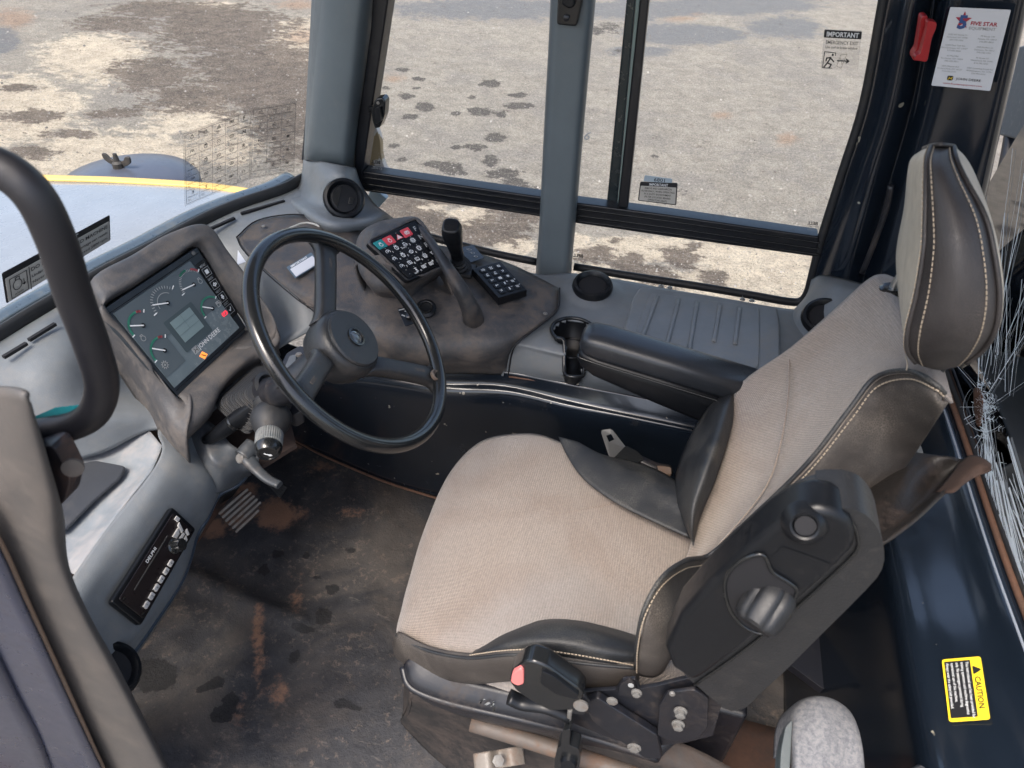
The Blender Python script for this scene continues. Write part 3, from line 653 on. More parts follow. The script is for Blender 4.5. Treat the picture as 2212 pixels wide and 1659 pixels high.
# front corner panel of the machine seen past the window
fm = thing('fender', P(820, 300, y=1.72), 'chipped white and tan panel beside the front window post', 'panel')
m_, nt_, b_ = newmat('chipped_cream_paint'); k_ = NB(nt_); k_.l(k_.mix(k_.ramp(k_.noise(9, 5, .6), .50, .53), (.62, .57, .52), (.33, .24, .13)), b_.inputs['Base Color'])
slab('fender_skin', rnd(Y([(795,255),(806,262),(815,280),(822,308),(822,330),(826,350),(835,372),(850,392),(790,395),(770,300)], 1.70), .01, 3), (0, .02, 0), m_, fm, .003)
tube('reflection_line', [P(u, v, y=1.75) for u, v in [(826,340),(840,362),(880,378),(960,392),(1060,405),(1150,412)]], .0012, GREYI, fm, 6)  # thin grey line painted in for a curved reflection
q = Y([(800,405),(815,412),(835,430),(800,470),(790,440)], 1.72); slab('step_bracket', q, (0, .02, 0), dirty('pale_blue_paint', (.33, .40, .43), (.4, .4, .38), .3, .4), fm, .003)

# ================================================================== PILLARS
def column(name, prof_top, prof_bot, mat, label, bottom_round=True):
    r = thing(name, prof_bot[0], label, 'pillar'); return r
ap = thing('front_pillar', P(700, 345, y=1.56), 'faceted grey trim on the post between windscreen and side window', 'pillar')
def facets(name, L, mat, root, n=5, back=.10):
    """L: list of (top point, bottom point) across the post"""
    rows = []
    for t in [i / 6 for i in range(7)]: rows.append([a.lerp(b, t) for a, b in L])
    return sheet(name, rows, mat, root, n=3, m=2, thick=.006)
e_t = -140
L = [(P(680,e_t,y=1.63), P(655,348,y=1.63)), (P(715,e_t,y=1.555), P(664,345,y=1.555)), (P(745,e_t,y=1.535), P(685,348,y=1.53)), (P(780,e_t,y=1.53), P(730,357,y=1.525)), (P(800,e_t,y=1.54), P(748,362,y=1.54)), (P(822,e_t,y=1.60), P(768,362,y=1.60))]
facets('trim', L, GREYP, ap)
tube('black_edge', [P(699,e_t,y=1.635), P(693,0,y=1.635), P(672,180,y=1.635), P(656,345,y=1.635)], .006, BLACKM, ap, 8)
mesh('post', Y([(745,e_t),(830,e_t),(800,100),(765,395),(700,380)], 1.62), [[0, 1, 2, 3, 4]], BLACKM, ap, thick=.03)
# middle post
bp = thing('middle_post', P(1195, 620, y=1.50), 'round edged grey post dividing the side window', 'pillar')
rows = []
for (u0, u1, v, y) in [(1186,1304,-140,1.50),(1189,1288,0,1.50),(1175,1262,278,1.50),(1165,1245,480,1.50),(1158,1236,576,1.495),(1155,1234,628,1.49)]:
    w_ = u1 - u0
    rows.append([P(u0 + .5, v, y=y + .09), P(u0 + .5, v, y=y + .03), P(u0 + w_ * .10, v + 3, y=y + .002), P(u0 + w_ * .35, v + 5, y=y), P(u0 + w_ * .68, v + 4, y=y), P(u0 + w_ * .84, v, y=y + .006), P(u1 - w_ * .05, v - 6, y=y + .03), P(u1, v - 12, y=y + .09)])
sheet('trim', rows, GREYP, bp, n=4, m=5, thick=.005)
hk = slab('hook_bracket', rnd([P(u, v, y=1.478) for u, v in [(1207,-40),(1262,-40),(1256,10),(1245,58),(1202,54),(1203,30)]], .006, 3), (0, .022, 0), BLACKG, bp, .004, 3)
slab('hook_tab', rnd([P(u, v, y=1.462) for u, v in [(1214,-40),(1240,-40),(1240,16),(1228,20),(1212,10)]], .005, 3), (0, .02, 0), BLACK, hk, .004)
lathe('bolt', [(.006, 0), (.006, .004), (.003, .006), (0, .006)], P(1224, 38, y=1.477), (0, -1, 0), BLACKD, hk, 12)
text(Quad(P(1265,270,y=1.5), P(1280,273,y=1.5), P(1275,310,y=1.5), P(1258,306,y=1.5)), '6', 0.0, .8, .5, GREYI, bp, h=.004, slant=.3)
# rear navy post
cp = thing('rear_pillar', P(1850, 600, y=1.55), 'wide navy blue post behind the side window with folds and scratches', 'pillar')
rows = []
for (a, v, y0) in [(1948,-140,0),(1909,0,0),(1867,222,0),(1819,375,0),(1777,514,0),(1752,600,0),(1735,690,0)]:
    t = (v + 140) / 830
    rt = 2240 - (v + 140) * .225
    w_ = rt - a
    rows.append([P(a, v, y=1.60), P(a + w_ * .05, v + 2, y=1.56), P(a + w_ * .20, v + 4, y=1.52), P(a + w_ * .32, v + 5, y=1.535), P(a + w_ * .36, v + 6, y=1.545), P(a + w_ * .43, v + 8, y=1.49), P(a + w_ * .50, v + 10, y=1.465), P(a + w_ * .82, v + 12, y=1.435), P(a + w_ * 1.02, v + 12, y=1.42), P(a + w_ * 1.05, v + 12, y=1.47)])
sheet('panel', rows, NAVYR, cp, n=4, m=5, thick=.004)
tube('fold_line', [P(u, v, y=1.525) for u, v in [(2030,-100),(2010,60),(1985,200),(1950,380),(1905,560),(1880,640)]], .0025, NAVYR, cp, 6)
tube('black_cable', [P(u, v, y=1.48) for u, v in [(1925,400),(1915,450),(1890,520),(1862,590)]], .006, BLACKD, cp, 8)
tube('edge_seal', [P(u, v, y=1.455) for u, v in [(2225,-100),(2206,0),(2175,140),(2140,290),(2110,400),(2080,520)]], .008, RUBBER, cp, 8)
# hammer holder clip (red)
rc = thing('hammer_clip', P(1995, 120, y=1.47), 'empty red plastic clip fixed to the navy rear post', 'clip')
slab('prong', rnd([P(u, v, y=1.455) for u, v in [(1991,36),(2004,33),(2005,62),(1996,78),(1988,110),(1985,132),(1971,130),(1972,118),(1980,108),(1988,60)]], .004, 3), (0, .03, 0), RED, rc, .003)
slab('prong', rnd([P(u, v, y=1.43) for u, v in [(2003,45),(2024,48),(2022,62),(2013,82),(2004,130),(2000,134),(1976,130),(1977,120),(1988,118),(2003,60)]], .004, 3), (0, .022, 0), RED, rc, .003)
# dealer sticker
q = Quad(P(2053,15,y=1.435), P(2184,21,y=1.405), P(2139,196,y=1.405), P(2012,184,y=1.435))
ds = thing('dealer_sticker', q.pt(.5, 1), 'white address sticker with red star and blue numeral on the rear post', 'sticker')
decal('paper', q, PAPER, ds, th=.001)
star = []
for i in range(10):
    a = -math.pi / 2 + i * math.pi / 5; r = .145 if i % 2 == 0 else .06
    star.append(q.pt(.27 + r * math.cos(a), .15 + r * math.sin(a) * .78, .0018))
mesh('star_logo', star, [list(range(10))], REDI, ds, smooth=False)
text(q, '5', .27, .245, .155, BLUEI, ds, cx=True, h=.0026, bold=.04)
text(q, 'FIVE STAR', .63, .20, .045, REDI, ds, cx=True, wd=.44, h=.0018, bold=.03); text(q, 'EQUIPMENT', .62, .255, .036, GREYI, ds, cx=True, wd=.44, h=.0018)
for k, (cx_, L_) in enumerate(((.24, ['1653 NY Route 11', 'Kirkwood, NY 13795', '607-775-2006', '', '6500 East Taft Rd', 'East Syracuse, NY 13057', '315-452-4560', '', '60 Paul Rd', 'Rochester, NY 14624', '585-235-3011', '', '284 Ellicott Rd', 'Orchard Park, NY 14127', '716-662-2191']),
                            (.74, ['75 Route 199', 'Athens, PA 18810', '570-882-8800', '', '1300 Dunham Dr', 'Dunmore, PA 18512', '570-346-1701', '', '46 Route 97', 'Waterford, PA 16441', '814-796-2663', '', '2585 Lycoming Creek Rd', 'Williamsport, PA 17701', '570-494-4030']))):
    for i, t in enumerate(L_):
        if t: text(q, t, cx_, .335 + i * .0335, .018, GREYI, ds, cx=True, wd=min(.44, .0195 * len(t)), h=.0018)
text(q, 'JOHN DEERE', .60, .895, .030, INK, ds, cx=True, wd=.42, h=.0018)
jd = decal('deer_badge', q.sub(.24, .85, .34, .91, .0012), INK, ds, th=.0005, rad=.002)
strokes(q.sub(.24, .85, .34, .91), [[(.15, .8), (.4, .5), (.75, .55), (.85, .2)], [(.4, .5), (.3, .25)], [(.7, .55), (.8, .8)]], .1, YEL, jd, .0024)
text(q, 'www.fivestarequipment.com', .52, .96, .020, REDI, ds, cx=True, wd=.66, h=.0018)

# ================================================================== CAB SHELL
def mapz(spec): return [P(u, v, z=z) for u, v, z in spec]
# floor mat: one sheet with a raised foot area, folds and dents
def fdisp(p, a, b):
    h = .006 * noise.noise(p * 6) + .003 * noise.noise(p * 18)
    r0, r1 = P(400, 1240, z=0), P(640, 1345, z=0)        # ridge of the moulded mat
    d = r1 - r0; t = max(0, min(1, (p - r0).dot(d) / d.dot(d))); q = r0 + d * t
    s = (p - q).x * -d.y + (p - q).y * d.x
    return V((0, 0, h + .018 * math.exp(-((p - q).length / .022) ** 2) + (.014 if 0 else 0)))
m_, nt_, b_ = newmat('muddy_rubber_mat'); k_ = NB(nt_)
n1 = k_.noise(3.2, 8, .7, .8); n2 = k_.noise(22, 8, .75); n3 = k_.noise(9, 6, .7, 1.5); st = k_.noise(14, 5, .7, co=k_.map((1, 5, 1), (0, 0, .6)))
col = k_.mix(k_.ramp(n2, .3, .7), (.019, .020, .024), (.046, .046, .050))
col = k_.mix(k_.ramp(n1, .44, .60, 0, .6), col, k_.mix(n2, (.050, .044, .040), (.115, .096, .080)))
col = k_.mix(k_.ramp(k_.math('ADD', k_.math('MULTIPLY', n3, .35), k_.math('MULTIPLY', k_.noise(55, 6, .8), .65)), .53, .62, 0, .6), col, (.16, .125, .098))
col = k_.mix(k_.ramp(st, .62, .70, 0, .35), col, (.17, .15, .13))
at_ = nt_.nodes.new('ShaderNodeAttribute'); at_.attribute_name = 'clay'
col = k_.mix(k_.ramp(k_.math('ADD', at_.outputs['Fac'], k_.math('MULTIPLY', k_.math('SUBTRACT', n2, .5), 1.6)), .28, .70, 0, .85), col, (.27, .145, .088))
at2 = nt_.nodes.new('ShaderNodeAttribute'); at2.attribute_name = 'oil'
oil = k_.ramp(k_.math('ADD', at2.outputs['Fac'], k_.math('MULTIPLY', k_.math('SUBTRACT', k_.noise(26, 4, .6), .5), .9)), .32, .40)
col = k_.mix(k_.math('MULTIPLY', oil, .9), col, (.012, .012, .013))
k_.l(col, b_.inputs['Base Color']); k_.l(k_.ramp(n2, .3, .7, .55, .85), b_.inputs['Roughness'])
k_.bump(b_, k_.math('ADD', k_.noise(120, 5, .7), k_.math('MULTIPLY', n2, 1.2)), .65, .003)
MAT = m_
def build_floor():
    o = sheet('floor', [[V((x, y, 0)) for x in np.linspace(-1.12, .62, 9)] for y in np.linspace(.16, 1.45, 7)], MAT, n=14, m=14, thick=.02, disp=fdisp)
    me = o.data; n = len(me.vertices); co = np.zeros(n * 3); me.vertices.foreach_get('co', co); co = co.reshape(-1, 3)
    for nm, L in (('clay', [(600,1110,60,40,1),(450,1140,70,30,.8),(530,1060,40,20,1),(430,1090,50,40,.9),(560,1400,18,120,.8),(640,1290,20,60,.6),(600,1500,30,70,.55),(700,1010,60,30,.5),(520,1540,25,60,.6),(760,1110,60,20,.5),(640,960,30,16,.7)]),
                  ('oil', [(330,1460,55,38,1),(600,1195,16,12,1),(570,1230,14,14,.9),(660,1200,14,10,.8),(470,1475,22,14,.9),(440,1490,20,10,.7),(480,1540,24,30,1),(500,1510,16,18,1),(700,1330,20,24,.9),(740,1520,20,12,.8),(770,1530,16,10,.8),(660,1360,30,10,.8),(640,1420,18,30,.6),(720,1270,20,16,.7),(680,1250,16,10,.7),(760,1190,20,10,.6)])):
        A = np.zeros(n)
        for u, v, a, b, s in L:
            c = P(u, v, z=0); ex = P(u + a, v, z=0) - c; ey = P(u, v + b, z=0) - c
            mi = np.linalg.inv(np.array([[ex.x, ey.x], [ex.y, ey.y]]))
            q = (co[:, :2] - [c.x, c.y]) @ mi.T; A = np.maximum(A, s * np.clip(1.5 - np.hypot(q[:, 0], q[:, 1]), 0, 1.5) / 1.5)
        at = me.attributes.new(nm, 'FLOAT', 'POINT'); at.data.foreach_set('value', A.astype(np.float32))
    struct(o)
build_floor()
# right hand wall below the console, one pressed navy sheet with a rolled shoulder
struct(sheet('wall_right', [mapz([(560,720,.52),(700,770,.51),(830,790,.51),(960,800,.51),(1094,804,.51),(1250,832,.51),(1366,852,.51),(1480,876,.51),(1640,915,.51)]),
       mapz([(560,760,.48),(700,800,.47),(830,812,.47),(960,822,.47),(1090,830,.475),(1230,862,.475),(1350,888,.475),(1480,915,.475),(1640,950,.475)]),
       mapz([(560,800,.44),(700,830,.43),(830,845,.43),(960,862,.43),(1100,865,.445),(1230,895,.445),(1350,918,.445),(1480,945,.445),(1640,980,.445)]),
       mapz([(560,850,.30),(700,890,.28),(830,930,.26),(960,950,.25),(1100,960,.27),(1230,990,.28),(1350,1010,.28),(1480,1040,.28),(1640,1080,.28)]),
       mapz([(560,890,.10),(700,950,.10),(830,1005,.09),(960,1040,.08),(1100,1080,.08),(1230,1110,.08),(1350,1140,.08),(1480,1170,.08),(1640,1210,.08)]),
       mapz([(560,925,-.01),(700,990,-.01),(830,1045,-.01),(960,1086,-.01),(1100,1120,-.01),(1230,1155,-.01),(1350,1180,-.01),(1480,1210,-.01),(1640,1250,-.01)])], NAVY, n=6, m=6, thick=.004))
# rear wall with slanted ledge below the rear window
LED = lambda u, v: P(u, v, pl=((.03, 0, -.04), .03 * .52 - .04 * .53))    # plane through x.52 z.53 rising backward
seam = [(1990,760),(2030,860),(2070,980),(2140,1200),(2212,1400),(2300,1640),(2400,1900)]
sp = [LED(u, v) for u, v in seam]
lo = [V((.495, p.y, .51)) for p in sp]
struct(sheet('wall_rear', [[p + V((.012, 0, .006)) for p in sp], [p + V((-.006, 0, .004)) for p in sp], [p.lerp(q, .3) + V((0, 0, -.004)) for p, q in zip(sp, lo)], [p.lerp(q, .8) for p, q in zip(sp, lo)], [q + V((-.010, 0, -.02)) for q in lo], [V((q.x - .006, q.y, .36)) for q in lo], [V((.47, q.y, .12)) for q in lo], [V((.44, q.y, -.01)) for q in lo]], NAVYR, n=6, m=5, thick=.004))
struct(tube('floor_trim', mapz([(600,930,.015),(650,958,.015),(700,985,.015),(830,1040,.012),(960,1081,.012),(1050,1105,.012)]), .0035, COPPER, None, 8))
# right rear corner filler under the console
struct(sheet('wall_corner', [[V((.30, 1.2, .52)), V((.45, 1.28, .56)), V((.62, 1.5, .62))], [V((.28, 1.16, .25)), V((.42, 1.2, .25)), V((.6, 1.45, .25))], [V((.28, 1.15, -.01)), V((.42, 1.2, -.01)), V((.6, 1.4, -.01))]], NAVYR, n=5, m=5))
# toe board in front of the pedals
struct(sheet('wall_front', [[V((-1.06, .15, .62)), V((-1.06, .8, .62)), V((-1.04, 1.3, .62))], [V((-1.10, .15, .3)), V((-1.10, .8, .3)), V((-1.08, 1.35, .3))], [V((-1.06, .15, .08)), V((-1.06, .8, .08)), V((-1.04, 1.35, .08))], [V((-1.0, .15, -.01)), V((-1.0, .8, -.01)), V((-1.0, 1.35, -.01))]], dirty('dirty_toe_board', (.02, .018, .018), (.13, .065, .04), .9, .8, 8, 200, .4), n=5, m=5))
# ceiling of the cab above the camera
struct(slab('ceiling', [V((-1.15, .30, 1.80)), V((.85, .30, 1.80)), V((.85, 1.66, 1.80)), V((-1.15, 1.66, 1.80))], (0, 0, .05), flat('pale_headliner', (.45, .46, .47), .9), bevel=.01))

# ================================================================== REAR WINDOW
rw = thing('rear_window', sp[3], 'shattered rear window with white cracks spreading from one impact', 'window')
gx = lambda u, v: P(u, v, x=.62)
mesh('pane', [V((.625, -.1, .60)), V((.625, 1.62, .60)), V((.72, 1.62, 1.7)), V((.72, -.1, 1.7))], [[0, 1, 2, 3]], GLASS, rw, smooth=False)
CRK, _nt, _b = newmat('crack_edge_white'); _b.inputs['Base Color'].default_value = (.9, .94, .95, 1); _b.inputs['Roughness'].default_value = .3
_t = _nt.nodes.new('ShaderNodeBsdfTranslucent'); _t.inputs[0].default_value = (.95, .98, 1, 1); _m = _nt.nodes.new('ShaderNodeMixShader'); _m.inputs[0].default_value = .6
_nt.links.new(_b.outputs[0], _m.inputs[1]); _nt.links.new(_t.outputs[0], _m.inputs[2]); _nt.links.new(_m.outputs[0], _nt.nodes['Material Output'].inputs[0])
def gpl(u, v): return P(u, v, pl=((1, 0, -.0864), .622 - .0864 * .60))
def cracks():
    rg = random.Random(11); vs = []; fs = []
    def line(pts, w):
        for (a, b), (c, d) in zip(pts[:-1], pts[1:]):
            p, q = gpl(a, b), gpl(c, d); t = (q - p).normalized(); s = V((.086, 0, 1)).normalized().cross(t) if abs(t.z) < .9 else V((0, 1, 0))
            s = V((1, 0, -.0864)).normalized().cross(t) * w; k = len(vs); vs.extend([p - s, q - s, q + s, p + s]); fs.append([k, k + 1, k + 2, k + 3])
    cx, cy = 2128, 880
    for i in range(46):
        a = rg.choice([R(90) + rg.gauss(-.12, .17), R(90) + rg.gauss(-.22, .30), R(-90) + rg.gauss(.2, .22), rg.uniform(0, 6.28)])
        L = rg.uniform(60, 900) if math.sin(a) > .6 else (rg.uniform(60, 600) if math.sin(a) < -.7 else rg.uniform(20, 110))
        s0 = rg.uniform(10, 60) if L < 300 else rg.uniform(40, 300); pts = []; bend = rg.uniform(-.05, .35) if math.sin(a) > 0 else rg.uniform(-.15, .1)
        x, y = cx + math.cos(a) * s0 * .5 + rg.gauss(0, 10), cy + math.sin(a) * s0
        n = int(L / 28) + 2
        for j in range(n):
            pts.append((x, y)); x += math.cos(a) * 28; y += math.sin(a) * 28; a += bend * .05 + rg.gauss(0, .012)
            if x < 2040 and y > 860: break
        if len(pts) > 1: line(pts, rg.choice([.0004, .0006, .0008, .0013]) * (1.2 if math.sin(a) > .5 else .7))
    for i in range(42):
        x = cx + rg.uniform(-40, 60); y = cy + rg.uniform(50, 260); a = R(90) - (x - cx + 30) / 90 * R(16) + rg.gauss(0, .05); pts = []
        for j in range(int(rg.uniform(5, 30))):
            pts.append((x, y)); x += math.cos(a) * 28; y += math.sin(a) * 28; a -= (R(1.1) if a > R(70) else 0) - R(1.0); a += rg.gauss(0, .01)
            if x < 2075 + (y - 980) * .33: break
        if len(pts) > 1: line(pts, rg.choice([.0006, .0009, .0013, .0020]))
    for i in range(12):
        x = cx + rg.uniform(-20, 60); y = cy - rg.uniform(20, 120); a = R(-90) + rg.uniform(-.02, .22); pts = []
        for j in range(int(rg.uniform(4, 22))):
            pts.append((x, y)); x += math.cos(a) * 28; y += math.sin(a) * 28; a += rg.gauss(0, .012)
        line(pts, rg.choice([.0004, .0007, .0011]))
    for i in range(170):
        a = rg.uniform(0, 6.28); r = abs(rg.gauss(0, 26)); x, y = cx + math.cos(a) * r * .6, cy + math.sin(a) * r * 2.0; b = rg.uniform(0, 6.28)
        line([(x, y), (x + math.cos(b) * 8, y + math.sin(b) * 8)], .0006)
    for r in (30, 52):
        line([(cx + math.cos(t / 10) * r * .9, cy + math.sin(t / 10) * r) for t in range(5 + r % 7, 34 + r % 9)], .0004)
    o = mesh('cracks', vs, fs, CRK, rw, smooth=False); o['kind'] = 'stuff'
cracks()
sheet('broken_chip', [[gpl(2102, 840), gpl(2110, 836), gpl(2120, 846)], [gpl(2104, 885), gpl(2114, 885), gpl(2124, 880)], [gpl(2108, 915), gpl(2114, 922), gpl(2120, 910)]], COPPER, rw, n=4, m=4, thick=.001)
tube('bare_edge', [p + V((.014, 0, .010)) for p in sp], .0055, COPPER, rw, 8)
tube('rubber_seal', [p + V((.026, 0, .014)) for p in sp], .009, RUBBER, rw, 8)
tube('bright_edge', [p + V((-.004, 0, .0062)) for p in sp], .0022, flat('pale_edge_paint', (.25, .28, .33), .2), rw, 6)
# dark machine body behind the window
mb = thing('load_body', V((1.1, .9, -.4)), 'dark navy bodywork of the machine beyond the cracked window', 'bodywork')
sheet('body_panel', [mapz([(1900,690,.35),(2050,628,.35),(2170,577,.35),(2300,523,.35),(2500,440,.35)]), mapz([(1900,900,.33),(2050,860,.33),(2170,830,.33),(2300,800,.33),(2500,780,.33)]), mapz([(1900,1400,.30),(2050,1400,.30),(2170,1400,.30),(2300,1400,.30),(2500,1400,.30)]), mapz([(2000,2100,.20),(2150,2100,.20),(2300,2100,.20),(2400,2100,.20),(2600,2100,.20)])], NAVYR, mb, n=4, m=4)
mi = thing('rear_mirror_arm', P(2170, 260, x=.95), 'dark mirror head on a slanting arm outside the rear window', 'mirror')
slab('mirror_head', rnd([P(u, v, x=.95) for u, v in [(2196,100),(2260,90),(2270,330),(2190,300),(2150,290),(2155,200)]], .03, 4), (.04, 0, 0), dirty('speckled_dark_paint', (.03, .045, .06), (.25, .25, .24), .3, .5, 60, 300, .1), mi, .01)
tube('arm', [P(u, v, x=.97) for u, v in [(2190,250),(2170,360),(2140,470),(2105,640)]], .018, BLACKD, mi, 10)
# caution label
q = Quad(LED(2036,1428), LED(2120,1421), LED(2141,1557), LED(2052,1563))
q = Quad(*[p + q.n * .003 for p in q.c])
cl = thing('caution_label', q.pt(.5, 1), 'yellow and black caution label on the navy rear ledge', 'label')
decal('sticker', q, YEL, cl, rad=.004, th=.0008)
# text runs toward the camera: rotate so that the label reads along its long side
rq = Quad(q.c[1], q.c[2], q.c[3], q.c[0])
decal('black_field', rq.sub(.05, .28, .95, .94, .0011), INK, cl, rad=.001, th=.0004)
text(rq, 'CAUTION', .58, .22, .14, INK, cl, cx=True, h=.0016, bold=.02, wd=.50)
strokes(rq.sub(.16, .04, .28, .24), [[(.5, .1), (.95, .9), (.05, .9), (.5, .1)]], .22, INK, cl, .0016); mesh('warning_triangle', [rq.pt(*p, .0017) for p in ((.22, .05), (.275, .23), (.165, .23))], [[0, 1, 2]], INK, cl, smooth=False)
for i, t in enumerate(['This instructional seat has been provided for', 'training operators and machine diagnostics', 'only. No passengers permitted during', 'operational use of this machine.', 'Always wear the safety belt provided.']):
    text(rq, t, .08, .40 + i * .125, .075, WHITE, cl, wd=.0198 * len(t), h=.0022)

# ================================================================== DASHBOARD
db = thing('dashboard', P(600, 600, z=.62), 'grey moulded dashboard below the windscreen with slotted vents', 'dashboard')
wedge = [(690,372),(653,398),(608,421),(514,452),(434,487),(330,545),(230,600),(92,682),(0,738),(-140,825)]
def vent_hole(c, r):
    return lambda p: (p - c).length < r
r0 = Z(wedge, .70)
sheet('panel', [r0, mapz([(745,385,.72),(690,440,.70),(640,462,.695),(560,498,.685),(480,540,.66),(390,590,.62),(270,680,.62),(140,775,.67),(20,850,.665),(-140,950,.66)]),
      mapz([(800,440,.69),(760,490,.68),(690,520,.67),(600,560,.665),(530,620,.60),(440,690,.54),(310,800,.54),(180,880,.60),(40,915,.61),(-140,935,.61)]),
      mapz([(850,480,.66),(810,540,.65),(740,600,.64),(640,640,.635),(575,690,.56),(500,760,.52),(390,860,.52),(290,905,.55),(130,955,.55),(-100,975,.55)]),
      mapz([(900,520,.62),(850,600,.61),(790,660,.60),(690,705,.59),(610,745,.57),(540,800,.54),(420,920,.52),(318,932,.512),(185,990,.505),(-50,1005,.505)])], GREY, db, n=5, m=5)
for (a, b) in (((514,452),(608,425)),((432,492),(500,462)),((168,655),(228,620)),((55,725),(112,690)),((0,762),(50,732)),):
    p, r_ = P(a[0] + 6, a[1] + 7, z=.703), P(b[0] + 6, b[1] + 7, z=.703)
    d = (r_ - p); nn = V((-d.y, d.x, 0)).normalized() * .0035
    slab('defrost_slot', [p - nn, r_ - nn, r_ + nn, p + nn], (0, 0, -.006), DARK, db, 0)
# cowl of the post with the front vent
sheet('post_base', [[P(u, v, y=yy) for u, v, yy in [(655,345,1.60),(690,348,1.53),(735,356,1.515),(768,362,1.56)]],
                    [P(u, v, y=yy) for u, v, yy in [(652,372,1.58),(690,380,1.49),(745,385,1.48),(782,400,1.55)]],
                    [P(u, v, y=yy) for u, v, yy in [(640,410,1.54),(690,440,1.45),(760,450,1.46),(810,440,1.53)]],
                    [P(u, v, y=yy) for u, v, yy in [(610,430,1.50),(700,490,1.34),(790,490,1.40),(838,462,1.50)]],
 [P(u, v, y=yy) for u, v, yy in [(600,455,1.60),(705,530,1.60),(800,530,1.60),(860,480,1.60)]]], GREY, db, n=6, m=6)
def vent(name, c, n, r, label, open_=False, rot=0):
    n = V(n).normalized()
    t = thing(name, c, label, 'air vent', 'round air vents')
    lathe('bezel', [(r * 1.02, -.006), (r * 1.04, .004), (r * .98, .010), (r * .86, .012), (r * .74, .006), (r * .70, .0)], c, n, BLACK, t, 48, caps=False)
    # knurled ring
    lathe('knurled_ring', [(r * 1.03, -.004), (r * 1.05, .0), (r * 1.03, .004)], c, n, BLACK, t, 96, cut=lambda q, h: 1.012 if q % 2 else 1, caps=False)
    a, b = perp(n)
    a, b = a * math.cos(rot) + b * math.sin(rot), b * math.cos(rot) - a * math.sin(rot)
    if open_:
        lathe('duct', [(r * .72, .002), (r * .68, -.03), (0, -.032)], c, n, DARK, t, 32)
        for s in (-.25, .25):
            slab('louvre', [c + a * r * s - b * r * .62 - n * .02, c + a * r * s + b * r * .62 - n * .02, c + a * r * s + b * r * .62 - n * .002, c + a * r * s - b * r * .62 - n * .002], a * .002, BLACK, t, .0005)
        for s in (.1, .45): tube('duct_ring', [c - n * .012 + a * r * .62 * math.cos(x) + b * r * (.62 * math.sin(x) - s) for x in [R(20 + 14 * i) for i in range(11)]], .0014, GREY, t, 6)
    else:
        lathe('flap', [(r * .71, .001), (r * .69, .004), (0, .005)], c, n, BLACK, t, 40)
        slab('blade', [c + n * .0045 + a * r * .62 * math.cos(x) + b * r * .62 * math.sin(x) for x in [R(-70 + 14 * i) for i in range(11)]], n * .003, BLACKG, t, .0008)
        slab('thumb_tab', rnd([c + n * .004 + a * r * x + b * r * y for x, y in ((-.5, -.2), (-.25, -.25), (-.25, .15), (-.5, .12))], .002, 2), n * .004, BLACKG, t, .001)
    return t
vent('air_vent', P(743, 429, y=1.425), (.42, -.62, .55), .046, 'closed round black air vent at the foot of the front post', rot=.4)

# ---- instrument cluster
ic = thing('instrument_cluster', P(400, 900, z=.55), 'instrument cluster in a dusty padded hood with green gauges', 'instrument panel')
TL, TR = P(220, 670, z=.78), P(426, 533, z=.78); BR, BL = P(536, 714, z=.597), P(384, 856, z=.602)
cq = Quad(TL, TR, BR, BL)
slab('bezel', [cq.pt(0, 0), cq.pt(1, 0), cq.pt(1, 1), cq.pt(0, 1)], -cq.n * .02, dirty('slate_bezel_plastic', (.022, .028, .035), (.05, .05, .05), .4, .35, 12, 600, .1), ic, .002)
# padded hood: rolls round the bezel
def hood(name, inner, outer, back, mat=BROWNP):
    mid = [(a + b) / 2 + cq.n * .014 for a, b in zip(inner, outer)]
    return sheet(name, [[a - cq.n * .004 for a in inner], [a.lerp(b, .18) + cq.n * .012 for a, b in zip(inner, outer)], mid, outer, back], mat, ic, n=6, m=5, thick=.004)
n_ = cq.n
inn = [BL, cq.pt(0, .5), TL, cq.pt(.5, 0), TR, cq.pt(1, .5), BR]
inn = [cq.pt(.12, 1.0), cq.pt(0, 1), cq.pt(-.005, .6), cq.pt(-.005, .25), cq.pt(0, 0), cq.pt(.35, -.01), cq.pt(.7, -.01), cq.pt(1, 0), cq.pt(1.01, .35), cq.pt(1.01, .7), cq.pt(1, 1), cq.pt(.7, 1.0)]
out = [P(402,945,z=.56), P(366,922,z=.565), P(302,818,z=.62), P(235,712,z=.70), P(192,614,z=.80), P(290,550,z=.81), P(368,505,z=.81), P(446,489,z=.80), P(495,548,z=.75), P(550,622,z=.69), P(600,712,z=.62), P(560,762,z=.58)]
bk = [p + V((-.02, 0, -.10)) for p in out]
hood('padded_hood', inn[0:], out[0:], bk)
# lower lip joining to the column
sheet('lower_pad', [[cq.pt(.0, 1.0), cq.pt(.35, 1.0), cq.pt(.7, 1.0), cq.pt(1.0, 1.0), P(600,712,z=.62)],
                    [P(395,880,z=.585) + n_ * .008, P(450,845,z=.585) + n_ * .010, P(500,800,z=.585) + n_ * .010, P(560,750,z=.59) + n_ * .006, P(606,730,z=.605)],
                    [P(398,942,z=.555), P(455,890,z=.56), P(462,850,z=.56), P(520,800,z=.565), P(600,750,z=.58)],
                    [P(400,950,z=.50), P(440,905,z=.50), P(460,868,z=.50), P(520,815,z=.50), P(605,765,z=.50)]], BROWNP, ic, n=6, m=5)
sc = Quad(P(244,678,pl=(n_, n_.dot(TL))), P(409,564,pl=(n_, n_.dot(TL))), P(516,708,pl=(n_, n_.dot(TL))), P(376,838,pl=(n_, n_.dot(TL))))
so = slab('display', sc.rect(0, 0, 1, 1, .0005), n_ * .001, SCREENG, ic, bevel=0)
GM = GREYI; DSP = flat('display_mask', (.085, .106, .120), .2, coat=.4); LCD = flat('lcd_grey', (.17, .23, .24), .3)  # mask tone lightened as well for the reflected haze
decal('gauge_mask', sc.sub(0, 0, 1, .52, .0015), DSP, so, th=.0003, rad=.002)
